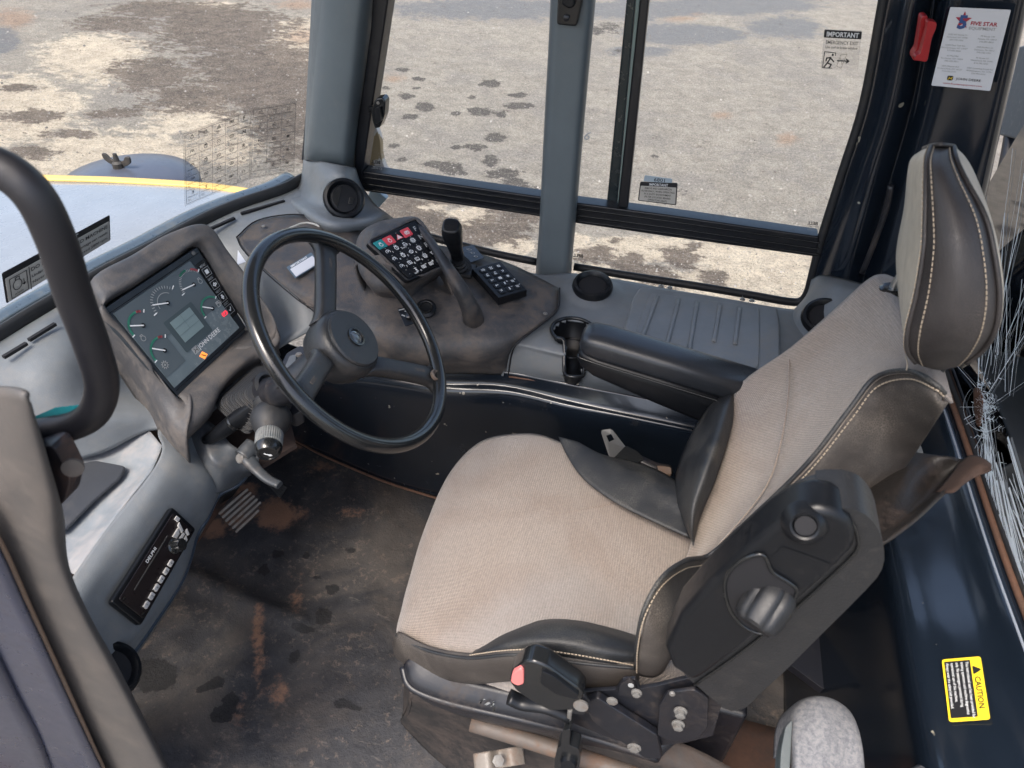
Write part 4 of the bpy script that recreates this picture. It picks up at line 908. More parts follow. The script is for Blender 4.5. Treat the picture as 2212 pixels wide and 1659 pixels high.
decal('gauge_mask', sc.sub(.0, .50, .27, .86, .0014), DSP, so, th=.0003, rad=.002); decal('gauge_mask', sc.sub(.70, .44, 1.0, .62, .0013), DSP, so, th=.0003, rad=.002)
decal('lcd_frame', sc.sub(.33, .38, .72, .80, .0019), flat('lcd_frame_grey', (.055, .075, .084), .25), so, th=.0003, rad=.003)
lcd = sc.sub(.385, .42, .665, .70, .0026); decal('lcd', lcd, LCD, so, th=.0003, rad=.001)
strokes(lcd, [[(0, .33), (1, .33)], [(0, .66), (1, .66)], [(.5, 0), (.5, .66)]], .015, flat('lcd_line', (.10, .14, .15), .4), so, .001, 'lcd_grid')
GRNF = flat('faded_green_mark', (.035, .21, .14), .4); REDF = flat('faded_red_mark', (.30, .06, .07), .4)
def gauge(cx, cy, r, a0, a1, g0, g1, r0_, r1_, nd, ticks=0):
    k = lambda L: [(cx + x * r, cy + y * r * sc.w / sc.h) for x, y in L]
    pt = lambda a, rr=1: (rr * math.cos(R(a)), rr * math.sin(R(a)))
    if g1 > g0: strokes(sc, [k([pt(g0 + (g1 - g0) * i / 14) for i in range(15)])], .024, GRNF, so, .0030, 'green_arc')
    if r1_ > r0_: strokes(sc, [k([pt(r0_ + (r1_ - r0_) * i / 4) for i in range(5)])], .026, REDF, so, .0031, 'red_arc')
    for a_ in (a0, a1): strokes(sc, [k([pt(a_, .95), pt(a_, 1.15)])], .012, WHITE, so, .003, 'end_mark')
    if ticks: strokes(sc, [k([pt(a0 + (a1 - a0) * i / ticks, .86), pt(a0 + (a1 - a0) * i / ticks, 1.0)]) for i in range(ticks + 1)], .008, GREYI, so, .0029, 'scale_mark')
    mesh('needle_hub', [sc.pt(cx + .022 * math.cos(t), cy + .026 * math.sin(t), .0036) for t in [i * .52 for i in range(12)]], [list(range(12))], BLACKG, so, smooth=False)
    strokes(sc, [k([(0, 0), pt(nd, .92)])], .014, WHITE, so, .0042, 'needle')
gauge(.865, .245, .16, 175, 330, 245, 275, 300, 325, 190, 22)
gauge(.50, .235, .17, 175, 330, 0, 0, 0, 0, 205, 16)
strokes(sc, [[(.50 + .17 * .6 * math.cos(R(a)) , .235 + .2 * .6 * math.sin(R(a))) for a in range(180, 330, 10)]], .008, GREYI, so, .003, 'scale_mark')
gauge(.15, .27, .135, 170, 315, 175, 280, 285, 300, 212)
gauge(.16, .62, .135, 170, 315, 175, 280, 285, 300, 225)
gauge(.87, .60, .125, 170, 330, 180, 325, 0, 0, 222)
for (cx_, cy_, ic_) in ((.95, .25, 'engine'), (.07, .37, 'engine'), (.07, .74, 'gearp'), (.965, .60, 'pump')): strokes(sc.sub(cx_ - .04, cy_ - .05, cx_ + .04, cy_ + .05), ICON[ic_], .09, GREYI, so, .003)
text(sc, 'JOHN DEERE', .63, .87, .055, WHITE, so, cx=True, wd=.32, h=.002, bold=.0)
bq = sc.sub(.395, .80, .465, .885, .0012); bo = decal('deer_badge', bq, GREYI, so, th=.0004, rad=.002); strokes(bq, [[(.15, .8), (.4, .5), (.75, .55), (.85, .2)], [(.4, .5), (.3, .25)], [(.7, .55), (.8, .8)]], .09, INK, so, .001)
oq = sc.pt(.44, 1.0, .002)
q4 = [sc.pt(.45 + a, .97 + b, .002) for a, b in ((-.045, -.02), (.0, -.05), (.045, .02), (.0, .05))]
mesh('orange_lamp', [sc.pt(x, y, .002) for x, y in ((.415,.925),(.475,.905),(.505,.975),(.445,.995))][::1], [[0, 1, 2, 3]], ORG, so, smooth=False)
strokes(sc, [[(.445, .93), (.475, .97)]], .012, INK, so, .0028, 'lamp_symbol')
strokes(sc.sub(.915, .70, 1.0, .79), ICON['park'], .065, REDL, so, .002, 'red_lamp')
# keys down the right of the bezel
kq = lambda t: cq.sub(.895, t, .985, t + .135, .001)
decal('key_strip', cq.sub(.885, .13, .995, .78, .0006), BLACKG, ic, th=.001, rad=.002)
for i, (wd_, icn) in enumerate((('MENU', 'sheet'), ('BACK', 'arru'), ('NEXT', 'arrd'), ('SELECT', 'check'))):
    t0 = .20 + i * .148; kk = cq.sub(.900, t0, .980, t0 + .095, .0018)
    b1 = slab('key', rnd(kk.rect(0, 0, 1, 1), .003, 3), n_ * .0015, BLACK, ic, .0005)
    strokes(kk, [[(.05, .05), (.95, .05), (.95, .95), (.05, .95), (.05, .05)]], .05, GREYI, b1, .0018, 'key_outline')
    strokes(kk.sub(.2, .2, .8, .8), ICON[icn], .16, WHITE, b1, .0019)
    text(cq, wd_, .94, t0 - .010, .026, GREYI, ic, cx=True, h=.002, wd=.06)
for s, t in ((.93, .03), (.985, .97)):
    lathe('screw', [(.0042, 0), (.0042, .0012), (.002, .002), (0, .0015)], cq.pt(s, t, .001), n_, BOLT, ic, 14)
strokes(cq, [[(.02, .95), (.98, .95)], [(.02, .055), (.98, .055)]], .006, BLACKG, ic, .002, 'bezel_groove')

# ---- brown cover around the steering column
bc = thing('console_cover', P(950, 780, z=.5), 'dusty brown moulded cover curving round the steering column', 'console')
sheet('cover', [mapz([(512,512,.705),(556,478,.705),(637,465,.705),(720,478,.70),(795,505,.69),(870,515,.68),(950,530,.67),(1030,546,.66),(1115,575,.645),(1207,622,.63)]),
      mapz([(528,540,.695),(580,530,.695),(655,540,.69),(735,558,.69),(800,590,.685),(880,602,.675),(955,625,.665),(1035,640,.655),(1115,650,.642),(1203,668,.63)]),
      mapz([(575,585,.68),(625,610,.675),(700,640,.67),(765,655,.665),(825,680,.66),(890,690,.65),(955,700,.645),(1035,710,.64),(1105,705,.635),(1168,700,.622)]),
      mapz([(640,640,.66),(680,665,.65),(740,695,.64),(800,720,.635),(850,735,.63),(905,745,.62),(970,752,.615),(1035,755,.61),(1090,748,.61),(1118,738,.605)]),
      mapz([(684,675,.64),(710,710,.62),(750,742,.60),(805,762,.585),(855,775,.58),(910,782,.575),(975,785,.57),(1035,785,.565),(1085,780,.56),(1103,764,.56)]),
      mapz([(690,720,.58),(712,755,.55),(752,782,.53),(805,795,.52),(855,803,.51),(910,806,.505),(975,807,.50),(1035,808,.50),(1080,810,.50),(1097,808,.50)])], BROWN, bc, n=6, m=6, thick=.006)
for u, v, z in ((570,489,.707),(1178,678,.634)):
    lathe('screw', [(.005, 0), (.005, .0015), (.0025, .003), (0, .0025)], P(u, v, z=z), (0, 0, 1), BOLT, bc, 12)
tube('label_holder', Z([(596,520),(588,512),(650,483),(678,484),(690,490)], .712), .0022, flat('cream_outline', (.45, .44, .40), .5), bc, 6, n=3)
q = Quad(P(620,565,z=.70), P(668,540,z=.70), P(690,570,z=.692), P(634,600,z=.69))
q = Quad(P(619,578,z=.692), P(672,546,z=.697), P(692,569,z=.69), P(638,602,z=.685))
st_ = thing('shift_sticker', q.pt(.5, 1), 'small grey and white sticker inside the steering wheel', 'sticker')
decal('sticker', q, flat('sticker_band_blue_grey', (.09, .13, .17), .5), st_, rad=.002)
qi = q.sub(.05, .28, .95, .95, .0011); decal('field', qi, PAPER, st_, rad=.001)
text(q, 'IMPORTANT', .45, .23, .15, WHITE, st_, cx=True, wd=.66, h=.002, bold=.02)
for i, t in enumerate(['Neutral to forward or reverse', 'shifts are automatically prevented', 'at high engine speeds. Reduce', 'engine speed to below 800 rpm', 'to allow neutral to forward or', 'reverse shift.']):
    text(qi, t, .05, .17 + i * .15, .10, INK, st_, wd=.027 * len(t), h=.0008)
q = Quad(P(498,555,z=.69), P(512,540,z=.69), P(530,568,z=.685), P(508,580,z=.68))
ts = thing('triangle_sticker', q.pt(.5, 1), 'corner of a white warning sticker beside the instrument cluster', 'sticker')
slab('sticker', [P(514,541,z=.694), P(531,566,z=.69), P(512,573,z=.688)], (0, 0, .0008), PAPER, ts, 0)

for L_ in ([(1209,622,.633),(1205,668,.633),(1170,701,.626),(1120,740,.610),(1105,766,.565),(1098,810,.502)], [(511,512,.707),(526,541,.697),(572,587,.682),(637,643,.662),(682,678,.642),(688,722,.582)], [(511,512,.708),(556,476,.708),(637,463,.708),(720,476,.703)]):
    tube('panel_gap', mapz(L_), .0016, DARK, bc, 6)
# ---- main keypad pod
kp = thing('keypad_pod', P(870, 640, z=.65), 'angled switch pod with teal, red and black keys left of the gear lever', 'keypad')
kT = [P(799,525,z=.80), P(899,479,z=.80), P(962,570,z=.74), P(881,604,z=.74)]
kQ = Quad(*kT); kn = kQ.n
slab('frame', rnd(kQ.rect(-.03, -.05, 1.03, 1.04, 0), .008, 4), -kn * .016, BLACK, kp, .004, 3)
ko = [P(770,572,z=.74), P(776,508,z=.775), P(815,480,z=.79), P(862,471,z=.80), P(893,470,z=.80), P(915,484,z=.79), P(945,530,z=.765), P(968,574,z=.735)]
ki = [kQ.pt(-.02, .85), kQ.pt(-.03, .3), kQ.pt(0, -.04), kQ.pt(.5, -.05), kQ.pt(.95, -.05), kQ.pt(1.03, .03), kQ.pt(1.03, .5), kQ.pt(1.03, 1.0)]
sheet('padded_rim', [ki, [a.lerp(b, .5) + kn * .006 for a, b in zip(ki, ko)], ko, [p - V((0, 0, .03)) + (p - kQ.pt(.5, .5)) * .02 for p in ko], [p - V((-.015, -.01, .10)) for p in ko]], BROWN, kp, n=6, m=5)
sheet('chin', [[kQ.pt(-.03, .30), kQ.pt(-.03, .6), kQ.pt(.3, 1.03), kQ.pt(.7, 1.04), kQ.pt(1.03, 1.03)],
               [P(774,560,z=.75), P(785,590,z=.735), P(840,612,z=.725), P(900,606,z=.725), P(964,578,z=.73)],
               [P(772,575,z=.73), P(795,616,z=.71), P(830,630,z=.705), P(880,622,z=.70), P(955,590,z=.705)],
               [P(778,590,z=.70), P(810,632,z=.69), P(850,636,z=.688), P(885,632,z=.68), P(945,600,z=.67)],
               [P(792,600,z=.68), P(815,640,z=.655), P(850,652,z=.65), P(880,655,z=.65), P(930,625,z=.65)]], BROWN, kp, n=6, m=5)
KEYM = BLACK
K1 = [('engine', TEAL), ('engine', REDK), ('tri', KEYM), ('park', REDK), ('F', KEYM), ('speed', KEYM), ('wash', KEYM), ('bin', KEYM), ('gearp', KEYM), ('N', KEYM), ('speed2', KEYM), ('wash', KEYM), ('wiper', KEYM), ('gearm', KEYM), ('R', KEYM),
      ('speed', KEYM), ('rwash', KEYM), ('rwiper', KEYM), ('geara', KEYM), ('bin2', KEYM), ('sheet', KEYM), ('diff', KEYM), ('ret', KEYM), ('ret', KEYM), ('bin', KEYM)]
nums = {5: '1', 6: '2', 7: '3', 10: '4', 11: '5', 12: '6', 15: '7', 16: '8', 17: '9', 21: '0'}
for i, (icn, mt) in enumerate(K1):
    c_, r_ = i % 5, i // 5
    kk = kQ.sub(.03 + c_ * .19, .03 + r_ * .19, .03 + c_ * .19 + .182, .03 + r_ * .19 + .182, .0)
    b1 = slab('key', rnd(kk.rect(0, 0, 1, 1, .0), .002, 2), kn * .0024, mt, kp, .0006)
    L_ = GREYI if icn in 'FNR' else WHITE
    if icn in ('F', 'N', 'R'): text(kk, icn, .5, .78, .52, L_, b1, cx=True, h=.0030, bold=.03)
    elif i == 2:
        mesh('hazard_triangle', [kk.pt(*p, .003) for p in ((.5, .25), (.9, .88), (.1, .88))], [[0, 1, 2]], REDK, b1, smooth=False); strokes(kk.sub(.22, .35, .78, .85), ICON['tri'], .12, WHITE, b1, .0034)
    elif i == 20: text(kk, '.', .5, .7, .3, WHITE, b1, cx=True, h=.003)
    else:
        strokes(kk.sub(.20, .22, .80, .86), ICON[icn], .095, WHITE if i != 0 else WHITE, b1, .0030)
        if i in nums: text(kk, nums[i], .88, .92, .24, WHITE, b1, h=.003)
        if i in (7, 21): text(kk, 'AUTO', .22, .95, .18, WHITE, b1, cx=True, h=.003, wd=.45)
        if i == 22: strokes(kk, [[(.80, .35), (.98, .35)]], .08, WHITE, b1, .003, 'sign')
        if i == 23: strokes(kk, [[(.80, .35), (.98, .35)], [(.89, .25), (.89, .45)]], .08, WHITE, b1, .003, 'sign')
    if mt is KEYM and icn not in ('F', 'N', 'R'): mesh('status_window', [kk.pt(*p, .0031) for p in ((.46, .06), (.56, .06), (.56, .14), (.46, .14))], [[0, 1, 2, 3]], GREYI, b1, smooth=False)
# ---- small climate keypad
sk = thing('climate_keypad', P(1077, 655, z=.66), 'small black wedge shaped keypad with fifteen white symbols by the grey post', 'keypad')
sT = [P(1019,580,z=.685), P(1081,564,z=.685), P(1139,626,z=.672), P(1077,644,z=.672)]; sQ = Quad(*sT)
sB = [P(1016,593,z=.665), P(1081,575,z=.66), P(1138,641,z=.648), P(1077,660,z=.648)]
mesh('housing', sT + sB, [[0, 1, 2, 3], [1, 0, 4, 5], [2, 1, 5, 6], [3, 2, 6, 7], [0, 3, 7, 4], [7, 6, 5, 4]], BLACK, sk, smooth=False, bevel=.002)
K2 = ['lamp', 'beacon', 'mirror', 'work', 'work', 'seat', 'foot', 'sheet', 'air', 'foot', 'temp', 'fan', 'seat', 'temp', 'fan']
for i, icn in enumerate(K2):
    c_, r_ = i % 3, i // 3
    kk = sQ.sub(.14 + c_ * .27, .07 + r_ * .175, .14 + c_ * .27 + .24, .07 + r_ * .175 + .155, .0003)
    b1 = slab('key', [kk.pt(.5 + .48 * math.copysign(abs(math.cos(t)) ** .5, math.cos(t)), .5 + .46 * math.copysign(abs(math.sin(t)) ** .5, math.sin(t))) for t in [j * math.pi / 8 for j in range(16)]], sQ.n * .0016, BLACK, sk, .0006)
    strokes(kk.sub(.18, .2, .76, .82), ICON[icn], .11, WHITE, b1, .0024)
    if i in (10, 11): strokes(kk.sub(.75, .1, 1.05, .45), ICON['plus'], .2, WHITE, b1, .0024, 'sign')
    if i in (13, 14): strokes(kk.sub(.75, .1, 1.05, .45), ICON['minus'], .2, WHITE, b1, .0024, 'sign')
# ---- body lever with bellows
gl = thing('body_lever', P(1000, 590, z=.66), 'black hand lever on a stepped rubber boot behind the switch pod', 'lever')
lb_ = P(994, 578, z=.67); lt_ = P(973, 485, z=.835)
d = lt_ - lb_
lathe('boot', [(.026, 0), (.026, .008), (.021, .012), (.022, .020), (.018, .024), (.019, .032), (.015, .036), (.016, .044), (.012, .050), (.012, .056)], lb_, d, RUBBER, gl, 28)
box('boot_plate', lb_ + V((.004, -.004, -.003)), (.060, .052, .010), RUBBER, gl, bevel=.003)
tube('grip', [lb_ + d * .30, lb_ + d * .42, lb_ + d * .55, lb_ + d * .72, lb_ + d * .88, lb_ + d * .99], [.0145, .0135, .0155, .0195, .021, .0165], BLACK, gl, 20, ex=3.0, sub=1)
q = Quad(P(1022,541,z=.665), P(1040,548,z=.665), P(1056,566,z=.662), P(1030,574,z=.662))
lq = Quad(P(1000,528,z=.67), P(1035,540,z=.665), P(1050,556,z=.66), P(1015,560,z=.66))
pl_ = thing('lever_position_plate', q.pt(.5, 1), 'dark plate with three tipping body symbols beside the hand lever', 'plate')
q = Quad(P(985,538,z=.673), P(1022,530,z=.672), P(1046,558,z=.668), P(1016,568,z=.668)); decal('plate', q, BLACKG, pl_, th=.0012)
for i in range(3): strokes(q.sub(.45, .12 + i * .26, .75, .36 + i * .26), ICON['bin2'], .10, GREYI, pl_, .002)
# ---- grab handle flowing from the pod to the cover
tube('hand_grip', [P(905,490,z=.79), P(935,530,z=.775), P(962,572,z=.76), P(985,608,z=.745), P(1006,645,z=.71), P(1019,675,z=.675), P(1024,700,z=.63)], [.007, .0085, .011, .0135, .0165, .0195, .0215], dirty('dark_dusty_grip', (.018, .019, .022), (.085, .068, .056), .6, .5, 14, 420, .9), kp, 18, ex=2.6)
# ---- light switch and key switch on the cover
ls = thing('light_switch', P(880, 690, z=.66), 'recessed black toggle switch plate seen through the steering wheel', 'switch')
q = Quad(P(858,668,z=.688), P(880,663,z=.690), P(904,697,z=.684), P(876,707,z=.682))
slab('plate', rnd(q.rect(0, 0, 1, 1), .004, 3), q.n * .002, BLACK, ls, .001)
lathe('rotary_knob', [(.008, 0), (.008, .006), (.006, .008), (0, .008)], q.pt(.6, .62, .002), q.n, BLACKG, ls, 14)
strokes(q, [[(.1, .12), (.8, .12)], [(.15, .4), (.3, .5)], [(.55, .25), (.7, .3)]], .05, GREYI, ls, .0026, 'marking')
ks = thing('socket', P(918, 664, z=.66), 'round black key socket partly behind the wheel rim', 'socket')
lathe('collar', [(.022, 0), (.022, .004), (.016, .008), (.013, .006), (0, .006)], P(920, 668, z=.66), (.1, -.4, .9), BLACK, ks, 24)
lathe('inner_ring', [(.014, .006), (.014, .008), (.011, .008)], P(920, 668, z=.66), (.1, -.4, .9), BLACKG, ks, 24, caps=False)

# ================================================================== STEERING WHEEL AND COLUMN
WC = P(769, 728, z=.815); WR = .203
th_, yw_ = R(48), R(8)
WN = V((math.sin(th_) * math.cos(yw_), math.sin(th_) * math.sin(yw_), math.cos(th_))).normalized()
WA = WN.cross(V((0, 1, 0))).normalized(); WB = WN.cross(WA)
def WP(u, v, h=0): return P(u, v, pl=(WN, WN.dot(WC) + h))
sg = thing('steering_wheel', WC - WN * .06, 'large three spoked black steering wheel with a round hub', 'steering wheel')
tube('rim', [WC + (WA * math.cos(t) + WB * math.sin(t)) * (WR - .0115) for t in [i * math.pi / 12 for i in range(24)]], .0125, BLACKG, sg, 20, closed=True, n=4, up=WN, sq=(1, .95))
hc = WP(762, 733, .012)
LTH = dirty('grained_black_plastic', (.017, .018, .020), (.055, .045, .04), .35, .42, 14, 380, .8)
hub = lathe('hub', [(.044, -.050), (.052, -.046), (.058, -.03), (.0595, -.005), (.058, .008), (.054, .013), (.051, .015)], WC - WN * .022, WN, LTH, sg, 48)
lathe('hub_cap', [(.0505, .010), (.051, .016), (.0485, .0185), (.020, .0200), (.016, .0200)], WC - WN * .020, WN, LTH, hub, 48)
lathe('emblem_ring', [(.0165, .0195), (.0165, .0225), (.0135, .0228), (.0128, .0205)], WC - WN * .020, WN, BLACKG, hub, 32, caps=False)
lathe('emblem', [(.0128, .0200), (.008, .0225), (0, .0232)], WC - WN * .020, WN, flat('smoky_lens', (.05, .06, .07), .12, coat=.8), hub, 32)
# spokes: (inner point, outer point) in the photo
def spoke(pi, po, w0, w1, groove=True):
    a, b = WP(*pi, -.024), WP(*po, -.006); t = (b - a).normalized(); s = WN.cross(t).normalized(); m = (a + b) / 2
    rows = []
    for k, (f, w, h) in enumerate(((0, w0 * 1.15, -.004), (.08, w0, .002), (.25, w0 * .95, .004), (.75, w1 * .95, .003), (.90, w1 * 1.05, .0), (1.0, w1 * 1.7, -.004))):
        c = a.lerp(b, f) + WN * h
        rows.append([c - s * w - WN * .016, c - s * w * 1.0 - WN * .004, c - s * w * .80 + WN * .003, c - s * w * .30 + WN * .0045, c + s * w * .30 + WN * .0045, c + s * w * .80 + WN * .003, c + s * w * 1.0 - WN * .004, c + s * w - WN * .016])
    o = sheet('spoke', rows, LTH, sg, n=2, m=5, thick=.003)
    g0, g1 = a.lerp(b, .32) + WN * .0075, a.lerp(b, .76) + WN * .0070
    slab('inlay', rnd([g0 - s * w0 * .17, g1 - s * w0 * .17, g1 + s * w0 * .17, g0 + s * w0 * .17], .001, 2), WN * .0010, dirty('dusty_groove', (.03, .028, .027), (.14, .11, .09), .6, .6, 40, 300, .3) if 'dusty_groove' not in D.materials else D.materials['dusty_groove'], o, .0003)
spoke((706, 700), (709, 522), .0175, .0185)
spoke((795, 784), (945, 812), .0165, .0175)
spoke((704, 770), (652, 856), .0185, .019)
lathe('spinner_socket', [(.010, .0), (.011, .005), (.009, .007), (.0065, .004), (0, .001)], WP(938, 812, .0), WN, RUST, sg, 20)
for u, v in ((726, 650), (717, 772)):
    pass
# column tilt block, boot, stalk
co = thing('steering_column', P(560, 860, z=.55), 'steering column with ribbed rubber boot, tilt block and brackets', 'steering column')
tube('shaft', [WC - WN * .04, WC - WN * .10, WC - WN * .20, P(560,840,z=.56)], [.030, .030, .026, .03], BLACKD, co, 16)
cb = P(640, 775, z=.66)
slab('bracket', rnd([P(600,800,z=.65), P(618,762,z=.66), P(648,745,z=.67), P(668,752,z=.67), P(660,790,z=.66), P(640,830,z=.65), P(612,845,z=.64)], .006, 3), (0, 0, -.02), BLACKD, co, .003)
slab('tilt_plate', rnd([P(612,800,z=.67), P(626,768,z=.675), P(640,765,z=.675), P(636,800,z=.67), P(622,820,z=.67)], .004, 3), (0, 0, -.01), dirty('grey_cast_metal', (.09, .10, .11), (.1, .08, .07), .4, .4, 20, 200, .2), co, .002)
lathe('bolt', [(.006, 0), (.006, .004), (0, .005)], P(646, 768, z=.685), (0, 0, 1), BOLT, co, 6)
# ribbed bellows: nested rounded frames getting smaller toward the wheel
A0, A1, A2, A3 = P(458,872,z=.555), P(556,786,z=.56), P(640,812,z=.55), P(535,945,z=.53)
B0, B1, B2, B3 = P(526,848,z=.625), P(572,808,z=.63), P(618,826,z=.625), P(578,890,z=.61)
vs, fs = [], []; NR = 7; rings = []
for k in range(NR):
    t0, t1 = k / NR, (k + 1) / NR
    for hh, ss in ((t0, t0), (t0 + .55 / NR, t0), (t0 + .60 / NR, t0 + .62 / NR), (t1, t0 + .62 / NR)):
        rings.append((hh, ss))
o0 = rnd([A0, A1, A2, A3], .022, 5); o1 = rnd([B0, B1, B2, B3], .022, 5); n4 = len(o0)
cA, cB = sum(o0, V((0, 0, 0))) / n4, sum(o1, V((0, 0, 0))) / n4
for hh, ss in rings:
    c = cA.lerp(cB, hh)
    vs += [c + (p - cA).lerp(q - cB, ss) for p, q in zip(o0, o1)]
for k in range(len(rings) - 1):
    for i in range(n4): fs.append([k * n4 + i, k * n4 + (i + 1) % n4, (k + 1) * n4 + (i + 1) % n4, (k + 1) * n4 + i])
fs.append([(len(rings) - 1) * n4 + i for i in range(n4)])
mesh('bellows_boot', vs, fs, RUBBER, co, smooth=False, bevel=.0015)
lathe('boot_ring', [(.028, 0), (.030, .004), (.024, .008), (.020, .002), (0, .0)], P(578, 838, z=.642), WN, RUBBER, co, 28)
tube('rear_stalk', [P(445,952,z=.50), P(480,930,z=.53), P(520,900,z=.565), P(575,862,z=.61), P(600,842,z=.63)], [.010, .014, .016, .017, .016], BLACK, co, 12, ex=3)
lathe('stalk_collar', [(.016, -.004), (.017, 0), (.016, .004)], P(505, 912, z=.553), P(575,862,z=.61) - P(480,930,z=.53), BLACKG, co, 16)
slab('tilt_housing', rnd([P(565,858,z=.63), P(580,822,z=.64), P(612,815,z=.65), P(640,850,z=.64), P(655,885,z=.62), P(635,898,z=.61), P(600,880,z=.62)], .006, 3), (0, 0, -.03), BLACKD, co, .004)
# multi function stalk pointing at the camera
ms = thing('wiper_stalk', P(608, 870, z=.62), 'chunky control stalk with knurled ring and horn symbol on its end', 'stalk')
s0, s1 = P(588, 880, z=.625), P(579, 975, z=.655)
_t0 = (s0 - CAM).dot(fwd); s1 = CAM + ray(578, 984) * (_t0 - .078); d = (s1 - s0); L_ = d.length; d.normalize()
lathe('gaiter', [(.030, -.012), (.034, -.006), (.033, .0), (.027, .006), (.030, .010), (.035, .020), (.036, .030), (.032, .044), (.025, .056), (.021, .062)], s0, d, RUBBER, ms, 40)
lathe('knurled_ring', [(.0205, .060), (.0240, .066), (.0235, .088), (.0215, .090)], s0, d, dirty('worn_grey_knurl', (.10, .11, .11), (.22, .22, .21), .6, .4, 30, 200, .2), ms, 72, cut=lambda q, h: 1.0 if q % 2 else .955)
lathe('end_cap', [(.020, .088), (.0235, .094), (.022, .104), (.018, .110), (.0145, .1105), (.014, .1085), (0, .1085)], s0, d, BLACKG, ms, 40)
a_, b_2 = perp(d); e0 = s0 + d * .1088
hx_, hy_ = right - d * right.dot(d), down - d * down.dot(d); hx_.normalize(); hy_ = (hy_ - hx_ * hy_.dot(hx_)).normalized()
hq = Quad(e0 - hx_ * .009 - hy_ * .009, e0 + hx_ * .009 - hy_ * .009, e0 + hx_ * .009 + hy_ * .009, e0 - hx_ * .009 + hy_ * .009)
mesh('horn_symbol', [hq.pt(*p, .0012) for p in ((.12, .35), (.30, .30), (.32, .45), (.80, .60), (.88, .80), (.62, .88), (.50, .70), (.25, .55))], [list(range(8))], WHITE, ms, smooth=False)
strokes(Quad(*[p - d * .045 + hy_ * -.012 for p in hq.c]), [arc(.2, .1, .12), arc(.5, .05, .12), arc(.8, .1, .1)], .06, GREYI, ms, .002, 'marking')
# tilt lever
tl_ = thing('tilt_lever', P(528, 985, z=.50), 'grey curved clamp lever with a round pivot below the control stalk', 'lever')
LVM = dirty('grey_cast_lever', (.040, .045, .050), (.09, .075, .065), .5, .42, 18, 300, .4)
tube('barrel', [P(548, 958, z=.515), P(538, 972, z=.51), P(524, 988, z=.505)], [.016, .018, .018], LVM, tl_, 20)
lathe('pivot_pin', [(.010, 0), (.010, .004), (.008, .006), (0, .006)], P(521, 990, z=.506), (-.3, -.75, .55), BOLT, tl_, 20)
tube('arm', [P(530, 985, z=.505), P(542, 1000, z=.50), P(558, 1018, z=.49), P(578, 1035, z=.485), P(604, 1048, z=.485)], [.012, .013, .010, .009, .008], LVM, tl_, 14, ex=3, sq=(1, .7))
# pedals
pdl = thing('brake_pedal', P(520, 1100, z=.10), 'ribbed metal brake pedal worn bright at its edge', 'pedal')
pq = Quad(P(468,1105,z=.13), P(530,1052,z=.15), P(572,1095,z=.11), P(512,1152,z=.09))
PT = dirty('worn_aluminium_pedal', (.26, .24, .21), (.16, .10, .07), .6, .45, 20, 200, .3)
po = [pq.pt(.02, .0), pq.pt(.95, .0), pq.pt(1.02, .25), pq.pt(1.02, .6), pq.pt(.85, .95), pq.pt(.6, 1.0), pq.pt(.1, 1.0), pq.pt(-.02, .5)]
slab('plate', rnd([p - pq.n * .004 for p in po], .012, 4), -pq.n * .006, dirty('pedal_base', (.05, .04, .035), (.15, .08, .05), .7, .6, 20, 200, .3), pdl, .002)
for i in range(6):
    t = .07 + i * .165
    slab('rib', rnd([pq.pt(-.01, t, -.003), pq.pt(1.02 - .18 * (i > 4), t, -.003), pq.pt(1.02 - .18 * (i > 4), t + .085, -.003), pq.pt(-.01, t + .085, -.003)], .003, 2), pq.n * .006, PT, pdl, .0015)
slab('pedal_arm', [P(470,1080,z=.10), P(500,1060,z=.10), P(515,1040,z=.2), P(500,1035,z=.2)], (0, 0, -.02), DARK, pdl, .002)
ac = thing('accelerator_pedal', P(590, 1040, z=.05), 'long black ribbed accelerator pedal behind the clamp lever', 'pedal')
aq = Quad(P(545,1010,z=.14), P(556,1002,z=.145), P(622,1052,z=.09), P(604,1076,z=.085))
slab('pad', rnd(aq.rect(0, 0, 1, 1), .003, 2), -aq.n * .008, RUBBER, ac, .002)
for i in range(5): slab('rib', [aq.pt(.08 + i * .19, .03, 0), aq.pt(.17 + i * .19, .03, 0), aq.pt(.17 + i * .19, .97, 0), aq.pt(.08 + i * .19, .97, 0)], aq.n * .0022, RUBBER, ac, .0005)

# ================================================================== LEFT CONSOLE WITH RADIO
lc = thing('left_console', P(300, 1150, z=.40), 'grey moulded console beside the door holding the radio', 'console')
sheet('panel', [mapz([(420,900,.50),(345,925,.52),(352,965,.525),(330,1016,.52),(276,1085,.52),(226,1148,.52),(158,1245,.52),(100,1330,.52),(60,1400,.52)]),
      mapz([(430,925,.49),(380,945,.51),(382,985,.51),(352,1040,.51),(305,1105,.51),(254,1168,.51),(186,1268,.51),(132,1350,.51),(92,1430,.51)]),
      mapz([(436,940,.48),(410,962,.49),(412,1010,.485),(385,1062,.480),(343,1120,.480),(290,1192,.480),(222,1288,.480),(170,1380,.48),(130,1470,.48)]),
      mapz([(455,960,.46),(440,990,.46),(452,1035,.445),(428,1085,.43),(402,1140,.42),(358,1235,.405),(292,1350,.405),(235,1425,.405),(190,1520,.405)]),
      mapz([(480,985,.43),(482,1022,.42),(468,1062,.40),(445,1112,.385),(423,1145,.375),(392,1239,.365),(320,1350,.365),(270,1420,.365),(225,1530,.365)]),
      mapz([(486,992,.40),(488,1028,.39),(472,1070,.37),(448,1120,.355),(425,1155,.345),(396,1248,.335),(322,1362,.335),(272,1435,.335),(228,1545,.335)]),
      [p + V((-.03, 0, -.06)) for p in mapz([(486,992,.38),(488,1028,.37),(472,1070,.35),(448,1120,.335),(425,1155,.325),(396,1248,.315),(322,1362,.315),(272,1435,.315),(228,1545,.315)])]], GREY, lc, n=5, m=5)
